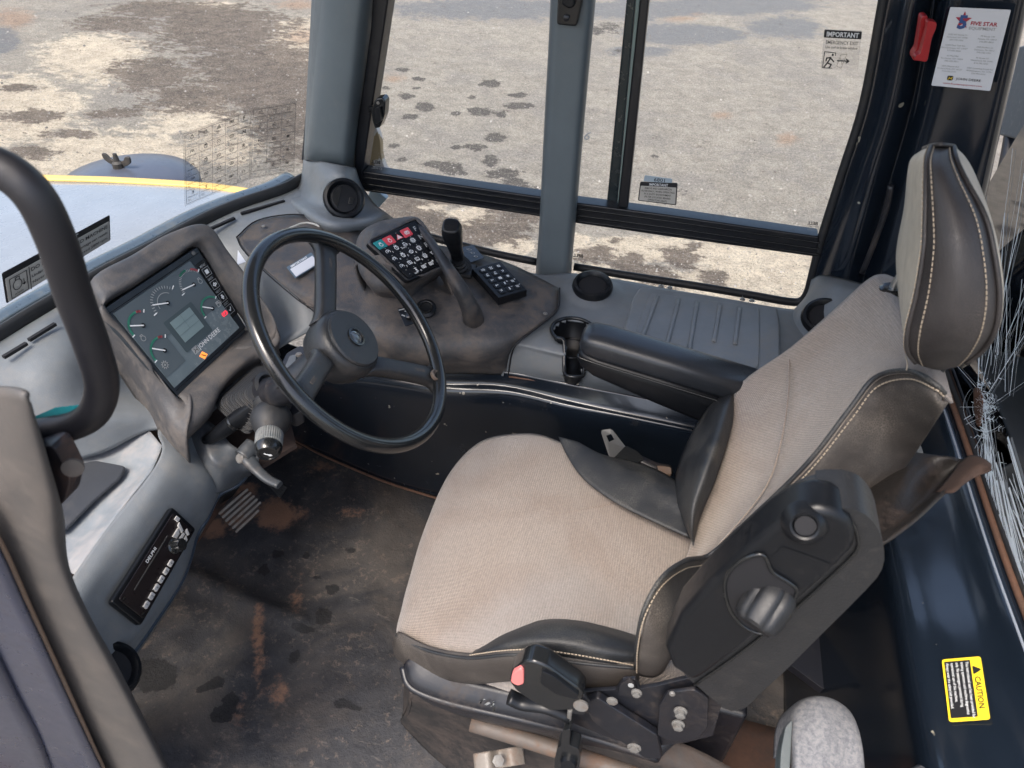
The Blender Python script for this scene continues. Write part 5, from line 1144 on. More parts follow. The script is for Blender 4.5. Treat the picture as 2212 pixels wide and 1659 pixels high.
tube('edge_moulding', mapz([(545,1008,.375),(516,1045,.37),(472,1070,.365),(446,1122,.355),(424,1158,.345),(394,1250,.335),(320,1364,.335),(270,1437,.335),(226,1546,.335)]), .0055, dirty('dark_blue_moulding', (.035, .05, .07), (.12, .11, .1), .4, .35, 10, 200, .1), lc, 8)
# grey shroud running to the column
sheet('column_shroud', [mapz([(395,905,.50),(440,905,.51),(470,925,.50),(500,960,.49),(530,975,.47),(560,985,.46)]),
                        mapz([(405,940,.49),(438,955,.50),(458,985,.49),(490,998,.47),(525,992,.455),(556,1005,.44)]),
                        mapz([(420,985,.46),(445,1000,.47),(470,1015,.46),(498,1018,.445),(525,1015,.43),(548,1015,.42)]),
                        mapz([(450,1030,.43),(462,1040,.43),(480,1045,.42),(502,1038,.41),(522,1030,.40),(542,1022,.39)]),
                        mapz([(462,1065,.40),(472,1066,.395),(488,1060,.39),(508,1050,.38),(526,1036,.37),(544,1026,.365)])], dirty('dark_grey_plastic', (.075, .085, .097), (.15, .14, .13), .5, .4, 9, 500, .4), lc, n=5, m=5)
slab('column_well', mapz([(436,905,.44),(500,850,.44),(620,880,.44),(640,960,.44),(560,1010,.40),(486,990,.40),(440,960,.43)]), (0, 0, -.01), flat('dark_clay_recess', (.035, .022, .018), .9), lc, 0)
# recessed tray with lid
sheet('tray', [mapz([(60,930,.50),(180,925,.50),(300,920,.505),(350,962,.52)]), mapz([(20,985,.497),(150,980,.494),(270,985,.49),(335,1000,.515)]), mapz([(-40,1080,.49),(140,1060,.488),(285,1022,.490),(325,1018,.52)]),
               mapz([(-40,1240,.49),(100,1190,.488),(220,1112,.490),(272,1085,.52)]), mapz([(-40,1400,.49),(60,1300,.49),(126,1232,.49),(160,1240,.52)])], dirty('pale_dusty_grey', (.19, .215, .24), (.30, .29, .29), .7, .5, 10, 500, .3), lc, n=5, m=5)
ld = thing('tray_lid', P(200, 1050, z=.48), 'flat dark lid in the tray behind the grab handle', 'lid')
slab('lid', rnd(Z([(172,1000),(205,993),(272,1006),(262,1028),(200,1082),(134,1150),(60,1150),(100,1060)], .503), .008, 3), (0, 0, -.008), dirty('dark_lid_plastic', (.03, .034, .042), (.07, .07, .07), .4, .5, 8, 500, .3), ld, .004, 3)
lathe('screw', [(.005, 0), (.005, .002), (0, .003)], P(193, 1005, z=.486), (0, 0, 1), BOLT, ld, 12)
# radio
rq = Quad(P(229,1303,z=.478), P(362,1097,z=.478), P(414,1145,z=.415), P(294,1354,z=.415)); rn = rq.n
rd = thing('radio', rq.pt(.5, 1), 'black car radio with a knurled knob and a row of pale keys', 'radio')
slab('frame', rnd(rq.rect(0, 0, 1, 1, 0), .006, 3), rn * .012, BLACK, rd, .003, 3)
fq = rq.sub(.05, .10, .955, .93, .0124)
fp = slab('face', rnd(fq.rect(0, 0, 1, 1), .004, 2), rn * .002, dirty('radio_face', (.010, .007, .008), (.03, .02, .02), .3, .3, 12, 400, .05), rd, .001)
fq = rq.sub(.05, .10, .955, .93, .0146)
box('cassette_slot', fq.pt(.46, .26, .0), (fq.w * .62, .0022, .0012), flat('slot_edge', (.05, .05, .05), .3), rd, (fq.pt(1, .5) - fq.pt(0, .5), fq.pt(.5, 1) - fq.pt(.5, 0), rn), .0003)
text(fq, 'DELPHI', .42, .16, .10, WHITE, fp, h=.0012, wd=.17, bold=.01)
PK = dirty('worn_silver_key', (.42, .42, .42), (.25, .23, .2), .4, .35, 60, 200, .1)
for i in range(6):
    k0 = fq.sub(.075 + i * .092, .76, .075 + i * .092 + .066, .90, 0)
    b1 = slab('key', rnd(k0.rect(0, 0, 1, 1), .001, 2), rn * .004, PK, rd, .0008); text(k0, str(i + 1), .5, .75, .5, INK, b1, cx=True, h=.0043)
kc = fq.pt(.735, .66)
lathe('volume_knob', [(.0145, 0), (.0145, .002), (.0125, .004), (.0115, .018), (.010, .0195), (0, .0195)], kc, rn, BLACKG, rd, 48, cut=lambda q, h: 1 if (q % 6) < 4 or h < .003 or h > .019 else .88)
for pts in (((.79,.40),(.90,.40),(.86,.56),(.80,.56)), ((.915,.36),(.955,.33),(.915,.62),(.88,.62)), ((.80,.62),(.90,.66),(.90,.74),(.80,.74)), ((.81,.80),(.90,.80),(.87,.93),(.82,.93)), ((.92,.70),(.96,.70),(.93,.90),(.91,.86))):
    slab('rocker_key', [fq.pt(*p) for p in pts], rn * .0035, PK, rd, .0006)
slab('eject_key', fq.rect(.945, .13, .99, .30), rn * .003, PK, rd, .0006)
for s, t in ((.03, .12), (.03, .9), (.975, .1), (.975, .88)): lathe('screw', [(.003, 0), (.003, .001), (.0012, .0012)], fq.pt(s, t), rn, BLACKG, rd, 10)
lathe('bracket_screw', [(.0048, 0), (.0048, .002), (0, .003)], P(205, 1003, z=.49), (0, 0, 1), BOLT, lc, 12)
# lower vent by the door
vent('air_vent', P(236, 1450, z=.40), (.60, .15, .80), .046, 'dark open round vent low beside the door post', True, rot=.9)

# ================================================================== RIGHT CONSOLE
rcn = thing('right_console', P(1400, 840, z=.52), 'long grey moulded console under the side window', 'console')
cupC = P(1238, 714, z=.612); vC = P(1280, 622, z=.62)
def chole(p):
    dx, dy = p.x - cupC.x, p.y - cupC.y
    if math.hypot(dx, dy) < .044: return True
    s0_, s1_ = cupC, P(1241, 800, z=.57)
    e1 = s1_ - s0_; e1.z = 0; t = max(0, min(1, (dx * e1.x + dy * e1.y) / e1.length_squared))
    if math.hypot(dx - e1.x * t, dy - e1.y * t) < .0185: return True
    return math.hypot(p.x - vC.x, p.y - vC.y) < .034
def cdisp(p, a, b):
    z = 0
    # swelling under the vent
    d = math.hypot(p.x - vC.x, p.y - vC.y); z += .014 * max(0, 1 - (d / .075) ** 2) if d < .075 else 0
    return V((0, 0, z))
sheet('panel', [mapz([(1040,556,.61),(1150,590,.61),(1240,590,.61),(1350,606,.61),(1450,625,.61),(1560,643,.61),(1680,664,.61),(1790,676,.61),(1930,705,.61)]),
      mapz([(1040,620,.61),(1150,640,.61),(1236,655,.612),(1343,670,.612),(1450,688,.612),(1560,706,.612),(1685,728,.612),(1800,745,.612),(1950,775,.612)]),
      mapz([(1060,690,.60),(1140,700,.605),(1225,715,.605),(1338,728,.608),(1450,745,.608),(1560,765,.608),(1690,785,.608),(1800,810,.608),(1960,840,.608)]),
      mapz([(1080,735,.592),(1122,737,.595),(1215,760,.598),(1330,782,.60),(1450,808,.60),(1560,830,.60),(1700,860,.60),(1820,890,.60),(1980,930,.60)]),
      mapz([(1090,752,.578),(1112,752,.58),(1212,776,.58),(1326,800,.58),(1450,830,.58),(1560,855,.58),(1710,890,.58),(1830,925,.58),(1990,965,.58)]),
      mapz([(1093,790,.53),(1102,786,.535),(1222,812,.54),(1336,834,.54),(1452,860,.54),(1570,888,.54),(1720,925,.54),(1840,960,.54),(2000,1000,.54)]),
      mapz([(1090,812,.498),(1098,811,.498),(1250,838,.498),(1366,858,.498),(1482,882,.498),(1600,912,.498),(1740,950,.498),(1860,985,.498),(2010,1030,.498)])], GREY, rcn, n=14, m=12, thick=.004, hole=chole, disp=cdisp)
tube('dirt_line', [p + V((0, -.002, .001)) for p in mapz([(1100,813,.498),(1180,825,.498),(1250,839,.498),(1366,859,.498),(1482,883,.498)])], .0022, COPPER, rcn, 6)
vent('air_vent', P(1280, 618, z=.632), (.0, -.18, 1), .0445, 'open round air vent with louvres beside the grey middle post', True)
vent('air_vent', P(1782, 686, z=.66), (-.15, -.35, .9), .046, 'round black air vent half hidden behind the seat back', True)
# cup holder
ch = thing('cup_holder', cupC - V((0, 0, .09)), 'deep black cup holder with a slot for a mug handle', 'cup holder')
lip = []
s1_ = P(1241, 803, z=.57)
dv = (s1_ - cupC); dv.z = 0; L0 = dv.length; dv.normalize(); sd_ = V((-dv.y, dv.x, 0))
zf = lambda p: .6125 if (p - cupC).dot(dv) < .045 else .6125 - .045 * min(1, ((p - cupC).dot(dv) - .045) / .035)
for i in range(15):
    t = R(28 + (360 - 56) * i / 14); lip.append(cupC + dv * .047 * math.cos(t) + sd_ * .047 * math.sin(t))
lip += [cupC + dv * (L0 - .004) - sd_ * .021, cupC + dv * (L0 + .012) - sd_ * .012, cupC + dv * (L0 + .012) + sd_ * .012, cupC + dv * (L0 - .004) + sd_ * .021]
lip = [V((p.x, p.y, zf(p))) for p in lip]
lipm = tube('rim', lip, .0042, BLACKG, ch, 8, closed=True, n=3)
c_in = [V((p.x, p.y, p.z)) for p in crc(lip, 3)]
nn_ = len(c_in); bot = [V((cupC.x + (p.x - cupC.x) * .86, cupC.y + (p.y - cupC.y) * .86, .535)) for p in c_in]
mesh('cup_wall', c_in + bot, [[i, (i + 1) % nn_, nn_ + (i + 1) % nn_, nn_ + i] for i in range(nn_)] + [[nn_ + i for i in range(nn_)]], BLACK, ch)
tube('cup_step', [V((cupC.x + .036 * math.cos(t), cupC.y + .036 * math.sin(t), .565)) for t in [i * .6 for i in range(10)]], .0015, BLACKG, ch, 6, closed=True)
# ribbed lid
li = thing('storage_lid', P(1520, 720, z=.61), 'grey storage lid with raised ribs and four shiny screws', 'lid')
lo_ = Z([(1383,618),(1500,632),(1680,662),(1686,700),(1687,780),(1660,830),(1600,860),(1480,830),(1344,795),(1338,760),(1350,700),(1368,640)], .628)
slab('lid', rnd(lo_, .012, 3), (0, 0, -.02), GREY, li, .006, 3)
iq = [(1405,632),(1640,662),(1642,740),(1640,790),(1610,815),(1500,800),(1362,770),(1372,730),(1385,680)]
slab('raised_field', rnd(Z(iq, .632), .012, 3), (0, 0, -.006), GREY, li, .004, 3)
for (a, b) in (((1420,640),(1372,768)), ((1466,646),(1432,778)), ((1506,652),(1484,785)), ((1556,658),(1542,738)), ((1598,664),(1588,744))):
    p, r_ = P(*a, z=.634), P(*b, z=.634)
    tube('rib', [p, p.lerp(r_, .5), r_], .0045, GREY, li, 8, sq=(1, .45))
for u, v in ((1428,619),(1447,622),(1604,647),(1624,650)):
    s_ = lathe('screw', [(.0062, 0), (.0062, .0012), (.0035, .0035), (.0015, .0045), (0, .0035)], P(u, v, z=.631), (0, 0, 1), STEEL, li, 16)
# rear corner block
cbk = thing('corner_block', P(1850, 640, z=.60), 'grey moulded block at the foot of the navy rear post', 'trim')
sheet('block', [[P(u, v, y=yy) for u, v, yy in [(1752,604,1.53),(1775,594,1.53),(1815,600,1.50),(1862,612,1.46),(1900,622,1.40)]],
                [P(u, v, y=yy) for u, v, yy in [(1740,640,1.50),(1760,625,1.48),(1810,625,1.44),(1856,640,1.40),(1900,655,1.34)]],
                [P(u, v, y=yy) for u, v, yy in [(1700,690,1.46),(1725,690,1.42),(1790,690,1.37),(1850,700,1.34),(1900,710,1.28)]],
                [P(u, v, y=yy) for u, v, yy in [(1690,760,1.38),(1720,770,1.34),(1790,790,1.29),(1850,800,1.26),(1900,820,1.20)]]], GREY, cbk, n=5, m=5)
# wiring cover flap on the near side of the window rail
slab('filter_knob', disc(P(1604, 640, z=.62), (0, 0, 1), .001), (0, 0, .001), STEEL, li, 0)

# ================================================================== DRIVER SEAT
SP = P(1150, 1180, z=.0)
seat = thing('driver_seat', V((-.08, .78, 0)), 'driver seat in beige woven fabric with black leather bolsters', 'seat')
BP = (V((1, 0, -.42)), -.09)
def B(u, v, off=0): return P(u, v, pl=(BP[0], BP[1] + off))
def pillow(name, outline, mat, zt, zb, root, rings=9, edge=.05, lip=.0):
    o = crc([V(p) for p in outline], 6); n = len(o); c = sum(o, V((0, 0, 0))) / n
    vs = [V((c.x + (p.x - c.x) * .94, c.y + (p.y - c.y) * .94, zb)) for p in o]; R_ = [(1.0, None)]
    L = []
    for k in range(rings + 1):
        s = k / rings; L.append(s)
    for s in L:
        sc_ = 1 - s; sc_ = max(sc_, 0)
        for p in o:
            q = c + (p - c) * sc_; q.z = c.z + (p.z - c.z) * sc_ ** 2; dist = s * (p - c).length
            e = min(1, dist / edge); q.z = zt(q, p) - lip * (1 - math.sqrt(max(0, 1 - (1 - e) ** 2)))
            vs.append(q)
    f = []
    for k in range(rings + 1):
        for i in range(n): f.append([k * n + i, k * n + (i + 1) % n, (k + 1) * n + (i + 1) % n, (k + 1) * n + i])
    ob = mesh(name, vs, f, mat, root, [((p.y), (p.x)) for p in vs])
    return ob
seam_pts = mapz([(858,1372,.452),(868,1300,.452),(888,1225,.452),(905,1165,.452),(925,1110,.452),(950,1050,.452),(980,1000,.455),(1020,958,.46),(1060,936,.465),(1110,928,.475),(1160,928,.48),(1206,943,.488),(1290,985,.492),(1400,1010,.50),(1470,1060,.505)])
near_pts = [P(u, v, y=yy) for u, v, yy in [(1380,1442,.54),(1250,1430,.525),(1120,1412,.52),(1015,1420,.525),(925,1404,.54)]]
outl = seam_pts + [V((.20, .95, .505)), V((.20, .62, .515))] + near_pts
cx0 = V((-.06, .78, .48))
def ztop(q, p):
    return q.z * 1.0 + .016 * max(0, 1 - ((q.x + .05) / .28) ** 2) * max(0, 1 - abs((q.y - .78) / .26) ** 3)
cu = pillow('cushion', outl, FAB, ztop, .39, seat, rings=12, edge=.035, lip=.012)
# leather skirt under the seam
cen = V((-.06, .78, 0))
def outw0(p):
    d = V((cen.x - p.x, cen.y - p.y, 0)).normalized(); return p + d * .020 + V((0, 0, -.05))
sk_top = [P(1480,1050,z=.52)] + seam_pts[:13][::-1] + near_pts[::-1]
sk_n = [seam_pts[0]] + near_pts[::-1]
sk_t = [outw0(p) for p in seam_pts[:6][::-1]] + [seam_pts[0]] + near_pts[::-1]
def outw(p, s, dz):
    d = V((p.x - cen.x, p.y - cen.y, 0)).normalized(); return p + d * s + V((0, 0, dz))
sheet('cushion_side', [[outw(p, -.006, .004) for p in sk_t], [outw(p, .003, -.008) for p in sk_t], [outw(p, .006, -.035) for p in sk_t], [outw(p, .002, -.068) for p in sk_t], [outw(p, -.020, -.098) for p in sk_t]], LEATHW, seat, n=6, m=4)
def stitch(name, pts, root, r=.0011, gap=.0062, mat=STITCH):
    """row of separate thread stitches as one joined strip"""
    c = cr(pts, 24); vs = []; fs = []; acc = 0; seg = []
    d = [0]
    for a, b in zip(c[:-1], c[1:]): d.append(d[-1] + (b - a).length)
    def at(s):
        for i in range(1, len(d)):
            if d[i] >= s: return c[i - 1].lerp(c[i], (s - d[i - 1]) / max(1e-9, d[i] - d[i - 1]))
        return c[-1]
    s = 0
    while s + gap * .7 < d[-1]:
        a, b = at(s), at(s + gap * .68); t = (b - a).normalized(); u1, u2 = perp(t); k = len(vs)
        for e in (a, b):
            for w_ in (u1, u2, -u1, -u2): vs.append(e + w_ * r)
        fs += [[k + i, k + (i + 1) % 4, k + 4 + (i + 1) % 4, k + 4 + i] for i in range(4)]; s += gap
    o = mesh(name, vs, fs, mat, root, smooth=True); o['kind'] = 'stuff'; return o
tube('piping', [outw(p, .002, .001) for p in sk_n], .0026, LEATH, seat, 8)
stitch('stitching', [outw(p, .006, -.010) for p in sk_n], seat)
# near leather bolster on the cushion
def loop_sheet(name, rows, mat, root, **k): return sheet(name, rows, mat, root, **k)
nb = loop_sheet('near_bolster', [[P(u, v, y=yy) for u, v, yy in [(1015,1417,.527),(1080,1412,.522),(1150,1412,.522),(1230,1424,.524),(1310,1436,.53),(1380,1444,.545)]],
    [P(u, v, y=yy) for u, v, yy in [(1022,1411,.535),(1085,1395,.530),(1155,1385,.530),(1232,1392,.532),(1312,1408,.538),(1384,1420,.55)]],
    [P(u, v, y=yy) for u, v, yy in [(1030,1404,.545),(1090,1375,.553),(1165,1356,.560),(1240,1358,.562),(1318,1378,.565),(1386,1398,.57)]],
    [P(u, v, y=yy) for u, v, yy in [(1034,1400,.553),(1095,1366,.573),(1172,1342,.590),(1245,1343,.596),(1322,1360,.598),(1388,1380,.60)]]], LEATH, seat, n=6, m=6, disp=lambda p, a, b: V((0, 0, .004)))
stitch('stitching', [P(u, v, y=yy - .004) for u, v, yy in [(1015,1415,.527),(1080,1406,.522),(1150,1403,.522),(1230,1412,.524),(1310,1426,.53),(1375,1438,.545)]], seat, gap=.005)
fb = loop_sheet('far_bolster', [mapz([(1206,943,0.534),(1225,985,0.532),(1262,1035,0.532),(1330,1085,0.536),(1410,1125,0.542),(1492,1162,0.549)]),
    mapz([(1225,948,0.540),(1262,985,0.542),(1310,1025,0.544),(1370,1065,0.546),(1435,1100,0.549),(1495,1130,0.554)]),
    mapz([(1250,955,0.540),(1300,985,0.546),(1350,1010,0.549),(1405,1040,0.554),(1455,1070,0.559),(1497,1100,0.564)]),
    mapz([(1262,966,0.529),(1310,984,0.534),(1365,996,0.534),(1420,1014,0.544),(1465,1042,0.554),(1500,1070,0.564)])], LEATH, seat, n=6, m=5)
# backrest
br = [[B(1480,1215,-.012), B(1500,1215,.0), B(1515,1212,.004), B(1535,1200,-.005)],
      [B(1512,1110,-.015), B(1550,1125,.006), B(1585,1135,.012), B(1615,1128,-.008)],
      [B(1568,965,-.020), B(1630,990,.008), B(1690,1005,.014), B(1745,1003,-.010)],
      [B(1588,842,-.018), B(1680,862,.010), B(1765,885,.012), B(1838,882,-.010)],
      [B(1705,752,-.012), B(1765,775,.010), B(1832,800,.012), B(1892,816,-.008)],
      [B(1785,683,-.004), B(1842,722,.012), B(1902,768,.010), B(1962,801,-.004)],
      [B(1868,608,.008), B(1930,675,.016), B(1980,755,.016), B(2022,828,.010)],
      [B(1905,592,.03), B(1955,660,.045), B(2003,750,.045), B(2042,850,.03)],
      [B(1935,600,.08), B(1985,680,.09), B(2030,770,.09), B(2060,870,.07)]]
sheet('backrest', br, FAB, seat, n=8, m=6)
# side wing crease line
tube('crease_piping', [B(u, v, o) for u, v, o in [(1706,753,-.006),(1704,800,-.001),(1703,850,.002),(1690,940,.004),(1665,1030,.004),(1620,1100,.002),(1535,1196,-.004)]], .0016, FAB, seat, 6)
sm = [(1376,1446,-.02),(1378,1390,-.03),(1392,1320,-.035),(1430,1250,-.03),(1480,1213,-.018),(1532,1200,-.008),(1612,1130,-.010),(1742,1005,-.012),(1836,885,-.012),(1890,818,-.010),(1960,803,-.006),(2018,830,.0),(2040,852,.02)]
_b5 = B(*sm[5]).y
s_pts = [P(sm[i][0], sm[i][1], y=.535 + (_b5 - .535) * f) for i, f in enumerate((0, 0, .05, .25, .6))] + [B(*p) for p in sm[5:]]
bk_uv = [(1440,1440),(1450,1425),(1470,1400),(1500,1370),(1530,1345),(1570,1310),(1680,1240),(1800,1170),(1895,1100),(1950,1020),(1990,960),(2020,905),(2040,858)]
bkp = [P(u, v, y=p.y + .012) for (u, v), p in zip(bk_uv, s_pts)]
mid1 = [a.lerp(b, .22) + V((-.006, -.012, .002)) for a, b in zip(s_pts, bkp)]
mid2 = [a.lerp(b, .62) + V((0, -.016, .003)) for a, b in zip(s_pts, bkp)]
sheet('side_bolster', [[p + V((.004, .006, 0)) for p in s_pts], mid1, mid2, bkp, [p + V((.0, .05, -.01)) for p in bkp]], LEATHW, seat, n=6, m=5)
stitch('stitching', [a.lerp(b, .07) + V((-.003, -.008, .003)) for a, b in zip(s_pts, bkp)], seat)
tube('piping', [p + V((-.001, -.001, .002)) for p in s_pts], .0032, LEATH, seat, 8)
# far lumbar bolster
sheet('far_lumbar_bolster', [[B(1588,838,-.016), B(1586,842,-.016), B(1585,846,-.016)],
     [B(1535,872,-.035), B(1562,885,-.045), B(1584,905,-.022)],
     [B(1492,940,-.040), B(1535,960,-.060), B(1570,962,-.028)],
     [B(1466,1000,-.040), B(1508,1025,-.062), B(1545,1040,-.030)],
     [B(1458,1058,-.035), B(1492,1085,-.055), B(1520,1100,-.026)],
     [B(1472,1115,-.028), B(1492,1135,-.040), B(1507,1140,-.020)],
     [B(1490,1160,-.018), B(1494,1170,-.020), B(1498,1180,-.016)]], LEATH, seat, n=8, m=6)
# back shell closing the backrest
SH = lambda y, z, o: V((-.09 + .42 * z + o, y, z))
sheet('back_shell', [[SH(1.0, .5, .06), SH(.99, .7, .06), SH(.97, .85, .06), SH(.93, .97, .05)], [SH(.82, .5, .11), SH(.82, .7, .11), SH(.83, .85, .10), SH(.84, .97, .07)], [SH(.74, .5, .07), SH(.76, .7, .07), SH(.78, .85, .06), SH(.80, .95, .05)]], BLACK, seat, n=6, m=5)
# headrest with posts
hr = thing('headrest', V((.31, .80, 1.02)), 'tall padded leather headrest, pale front and dark stitched side', 'headrest')
H = lambda u, v, y: P(u, v, y=y)
HL = [(2012,318,.830),(2003,345,.790),(2001,388,.765),(1999,477,.738),(1996,539,.720),(1981,633,.706),(1962,711,.698),(1961,757,.700),(1978,783,.712)]
HR = [(2056,319,.830),(2062,345,.800),(2080,385,.775),(2124,468,.735),(2144,550,.710),(2155,640,.694),(2146,712,.690),(2118,758,.700),(2084,784,.712)]
SL = [(1990,325,.90),(1970,340,.915),(1961,367,.925),(1952,451,.93),(1939,518,.93),(1935,570,.92),(1943,659,.89),(1952,722,.84),(1966,766,.78)]
front = [[H(*p) for p in SL], [H((p[0] + q[0]) / 2 - 3, (p[1] + q[1]) / 2, p[2] * .45 + q[2] * .55 - .008) for p, q in zip(SL, HL)], [H(*q) for q in HL]]
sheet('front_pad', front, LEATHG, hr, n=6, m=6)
def gcol(f, bul):
    r = []
    for i, (l, q) in enumerate(zip(HL, HR)):
        dv = (0, 0, 0, 0, 0, 0, 4, 10, 16)[i] * (1 - (2 * f - 1) ** 2)
        r.append(H(l[0] * (1 - f) + q[0] * f, l[1] * (1 - f) + q[1] * f + dv, l[2] * (1 - f) + q[2] * f - bul * (.4, .7, .9, 1, 1, 1, .9, .6, .1)[i]))
    return r
gus = [gcol(0, 0), gcol(.16, .017), gcol(.5, .026), gcol(.84, .017), gcol(1, 0)]
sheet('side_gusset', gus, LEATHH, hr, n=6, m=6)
RS = [(2064,319,.86),(2086,340,.85),(2107,377,.83),(2136,455,.79),(2158,540,.76),(2168,625,.745),(2160,705,.745),(2130,756,.75),(2092,785,.755)]
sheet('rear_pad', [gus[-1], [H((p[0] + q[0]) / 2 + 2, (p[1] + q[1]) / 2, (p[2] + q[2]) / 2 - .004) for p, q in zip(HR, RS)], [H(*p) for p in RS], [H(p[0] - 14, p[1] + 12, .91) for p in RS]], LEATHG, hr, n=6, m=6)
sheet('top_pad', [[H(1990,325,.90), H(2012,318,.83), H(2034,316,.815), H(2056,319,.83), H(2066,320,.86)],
                  [H(1996,330,.935), H(2012,326,.93), H(2032,324,.93), H(2052,326,.93), H(2064,332,.93)]], LEATHH, hr, n=4, m=4)
for jj, dy in ((0, -.003), (4, -.003)):
    pass
stitch('stitching', [a.lerp(b, .92) + V((-.001, -.0012, .001)) for a, b in zip(gus[0], gus[1])], hr, r=.0008, gap=.0055)
stitch('stitching', [p + V((-.004, -.0012, .001)) for p in gus[0]], hr, r=.0006, gap=.0055)
tube('seam', [p + V((-.001, -.002, .001)) for p in gus[0]], .0026, LEATHH, hr, 8)
tube('seam', [p + V((.001, -.002, .001)) for p in gus[-1]], .0026, LEATHH, hr, 8)
stitch('stitching', [a.lerp(b, -.75) + V((0, -.005, .002)) for a, b in zip(gus[4], gus[3])][::-1] if False else [b.lerp(a, .92) + V((0, -.0012, .001)) for a, b in zip(gus[3], gus[4])], hr, r=.0008, gap=.0055)
stitch('stitching', [p + V((.003, -.0012, .001)) for p in gus[4]], hr, r=.0006, gap=.0055)
for u, v in ((1946,756),(1924,628)):
    p = B(u, v, .03); r_ = lathe('guide', [(.016, -.01), (.016, .004), (.012, .007), (.008, .006)], p, (-.1, 0, 1), BLACKG, hr, 24)
    tube('post', [p - V((0, 0, .03)), p + V((.002, 0, .01)), p + V((.006, 0, .035))], .006, STEEL, hr, 12)
tube('loose_thread', [B(1956,770,-.012), B(1960,785,-.015), B(1958,800,-.012)], .0008, STITCH, hr, 6)
# far armrest
fa = thing('armrest', P(1560, 860, z=.62), 'lowered black padded armrest on the window side of the seat', 'armrest')
def arm_sections(name, secs, mat, root, ex=3.4, seg=28):
    vs = []; fs = []
    for c, s, u, hw, hh in secs:
        for q in range(seg):
            t = 2 * math.pi * q / seg; a, b = math.cos(t), math.sin(t)
            a = math.copysign(abs(a) ** (2 / ex), a); b = math.copysign(abs(b) ** (2 / ex), b); vs.append(c + s * a * hw + u * b * hh)
    for i in range(len(secs) - 1):
        for q in range(seg): fs.append([i * seg + q, i * seg + (q + 1) % seg, (i + 1) * seg + (q + 1) % seg, (i + 1) * seg + q])
    fs += [list(range(seg))[::-1], [(len(secs) - 1) * seg + q for q in range(seg)]]
    return mesh(name, vs, fs, mat, root)
a0, a1 = V((-.097, 1.085, .718)), V((.30, 1.070, .668))
ad = (a1 - a0).normalized(); asd = V((0, 0, 1)).cross(ad).normalized(); aup = ad.cross(asd)
secs = [(a0 + ad * t, asd, aup, w_, h_) for t, w_, h_ in ((-.012, .018, .012), (-.006, .030, .020), (.006, .036, .025), (.03, .038, .028), (.15, .038, .028), (.40, .038, .028))]
arm_sections('pad', secs, dirty('black_vinyl', (.018, .021, .026), (.05, .05, .05), .3, .32, 14, 420, .5), fa, 2.8)
secs = [(a0 + ad * t - aup * (.032 + dz), asd, aup, w_, h_) for t, w_, h_, dz in ((-.010, .016, .010, .0), (.002, .030, .018, .004), (.03, .035, .024, .010), (.15, .036, .034, .020), (.40, .036, .050, .036))]
arm_sections('shell', secs, BLACK, fa, 3.2)
tube('parting_seam', [a0 + ad * t - aup * .024 - asd * w_ for t, w_ in ((-.008, .028), (.01, .0372), (.15, .0385), (.38, .0385))], .0018, BLACKG, fa, 6)
tube('parting_seam', [a0 + ad * t - aup * .024 + asd * w_ for t, w_ in ((-.008, .028), (.01, .0372), (.15, .0385), (.38, .0385))], .0018, BLACKG, fa, 6)
# near armrest, swung up
na = thing('armrest', P(1640, 1400, y=.50), 'raised black armrest with a knurled adjuster knob, nearest the door', 'armrest')
pf = [(1437,1405),(1470,1330),(1530,1265),(1600,1200),(1665,1145),(1722,1108),(1765,1100),(1805,1108),(1838,1130),(1850,1158),(1845,1190),(1790,1245),(1700,1325),(1600,1405),(1530,1458),(1498,1476),(1452,1445)]
YA = .475
def YP_(pts, y): return [P(u, v, y=y) for u, v in pts]
front_c = YP_(pf, YA)
slab('shell', front_c, (0, .045, 0), BLACK, na, .010, 4)
pd = [(1770,1099),(1830,1098),(1870,1112),(1898,1145),(1910,1190),(1905,1230),(1870,1275),(1770,1375),(1690,1455),(1640,1500),(1612,1528),(1580,1536),(1550,1520),(1505,1480),(1530,1462),(1602,1409),(1702,1329),(1792,1249),(1848,1192),(1853,1158),(1840,1128),(1806,1106)]
pd = [(1450,1420),(1480,1340),(1540,1272),(1610,1208),(1680,1150),(1740,1116),(1790,1102)] + pd[:17] + [(1480,1465)]
slab('pad', crc(YP_(pd[:-4] + [(1520,1495)], YA + .012), 2), (0, .050, 0), dirty('black_grained_vinyl', (.016, .017, .019), (.05, .045, .04), .35, .4, 14, 420, .7), na, .016, 5)
tube('parting_seam', [P(u, v, y=YA + .010) for u, v in [(1500,1480),(1602,1408),(1702,1328),(1794,1246),(1849,1191),(1852,1158),(1838,1128),(1806,1106)]], .0018, BLACKG, na, 6)
rc_ = [(1566,1275),(1572,1240),(1600,1212),(1640,1197),(1656,1208),(1668,1235),(1700,1255),(1720,1272),(1716,1290),(1690,1320),(1668,1362),(1640,1368),(1605,1352),(1578,1320)]
slab('recess', rnd(YP_(rc_, YA - .0015), .006, 3), (0, .002, 0), DARK, na, 0)
tube('recess_rim', YP_([(1566,1275),(1572,1240),(1600,1212),(1640,1197),(1656,1208),(1668,1235),(1700,1255),(1720,1272),(1716,1290),(1690,1320),(1668,1362),(1640,1368),(1605,1352),(1578,1320)], YA - .002), .002, BLACKG, na, 8, closed=True, n=3)
kc = P(1668, 1288, y=YA + .004); kax = ((P(1590, 1325, y=YA) - P(1690, 1270, y=YA)).normalized() * .9 + V((0, -.8, .25))).normalized()
lathe('adjuster_knob', [(.020, -.012), (.0245, -.004), (.026, .006), (.0245, .026), (.0225, .034), (.019, .037), (0, .037)], kc, kax, dirty('worn_black_knob', (.009, .010, .012), (.03, .028, .027), .4, .5, 30, 200, .2), na, 60, cut=lambda q, h: 1 - .13 * max(0, math.cos(q * 2 * math.pi / 60 * 6)) ** 3 * (1 if h < .026 else .6))
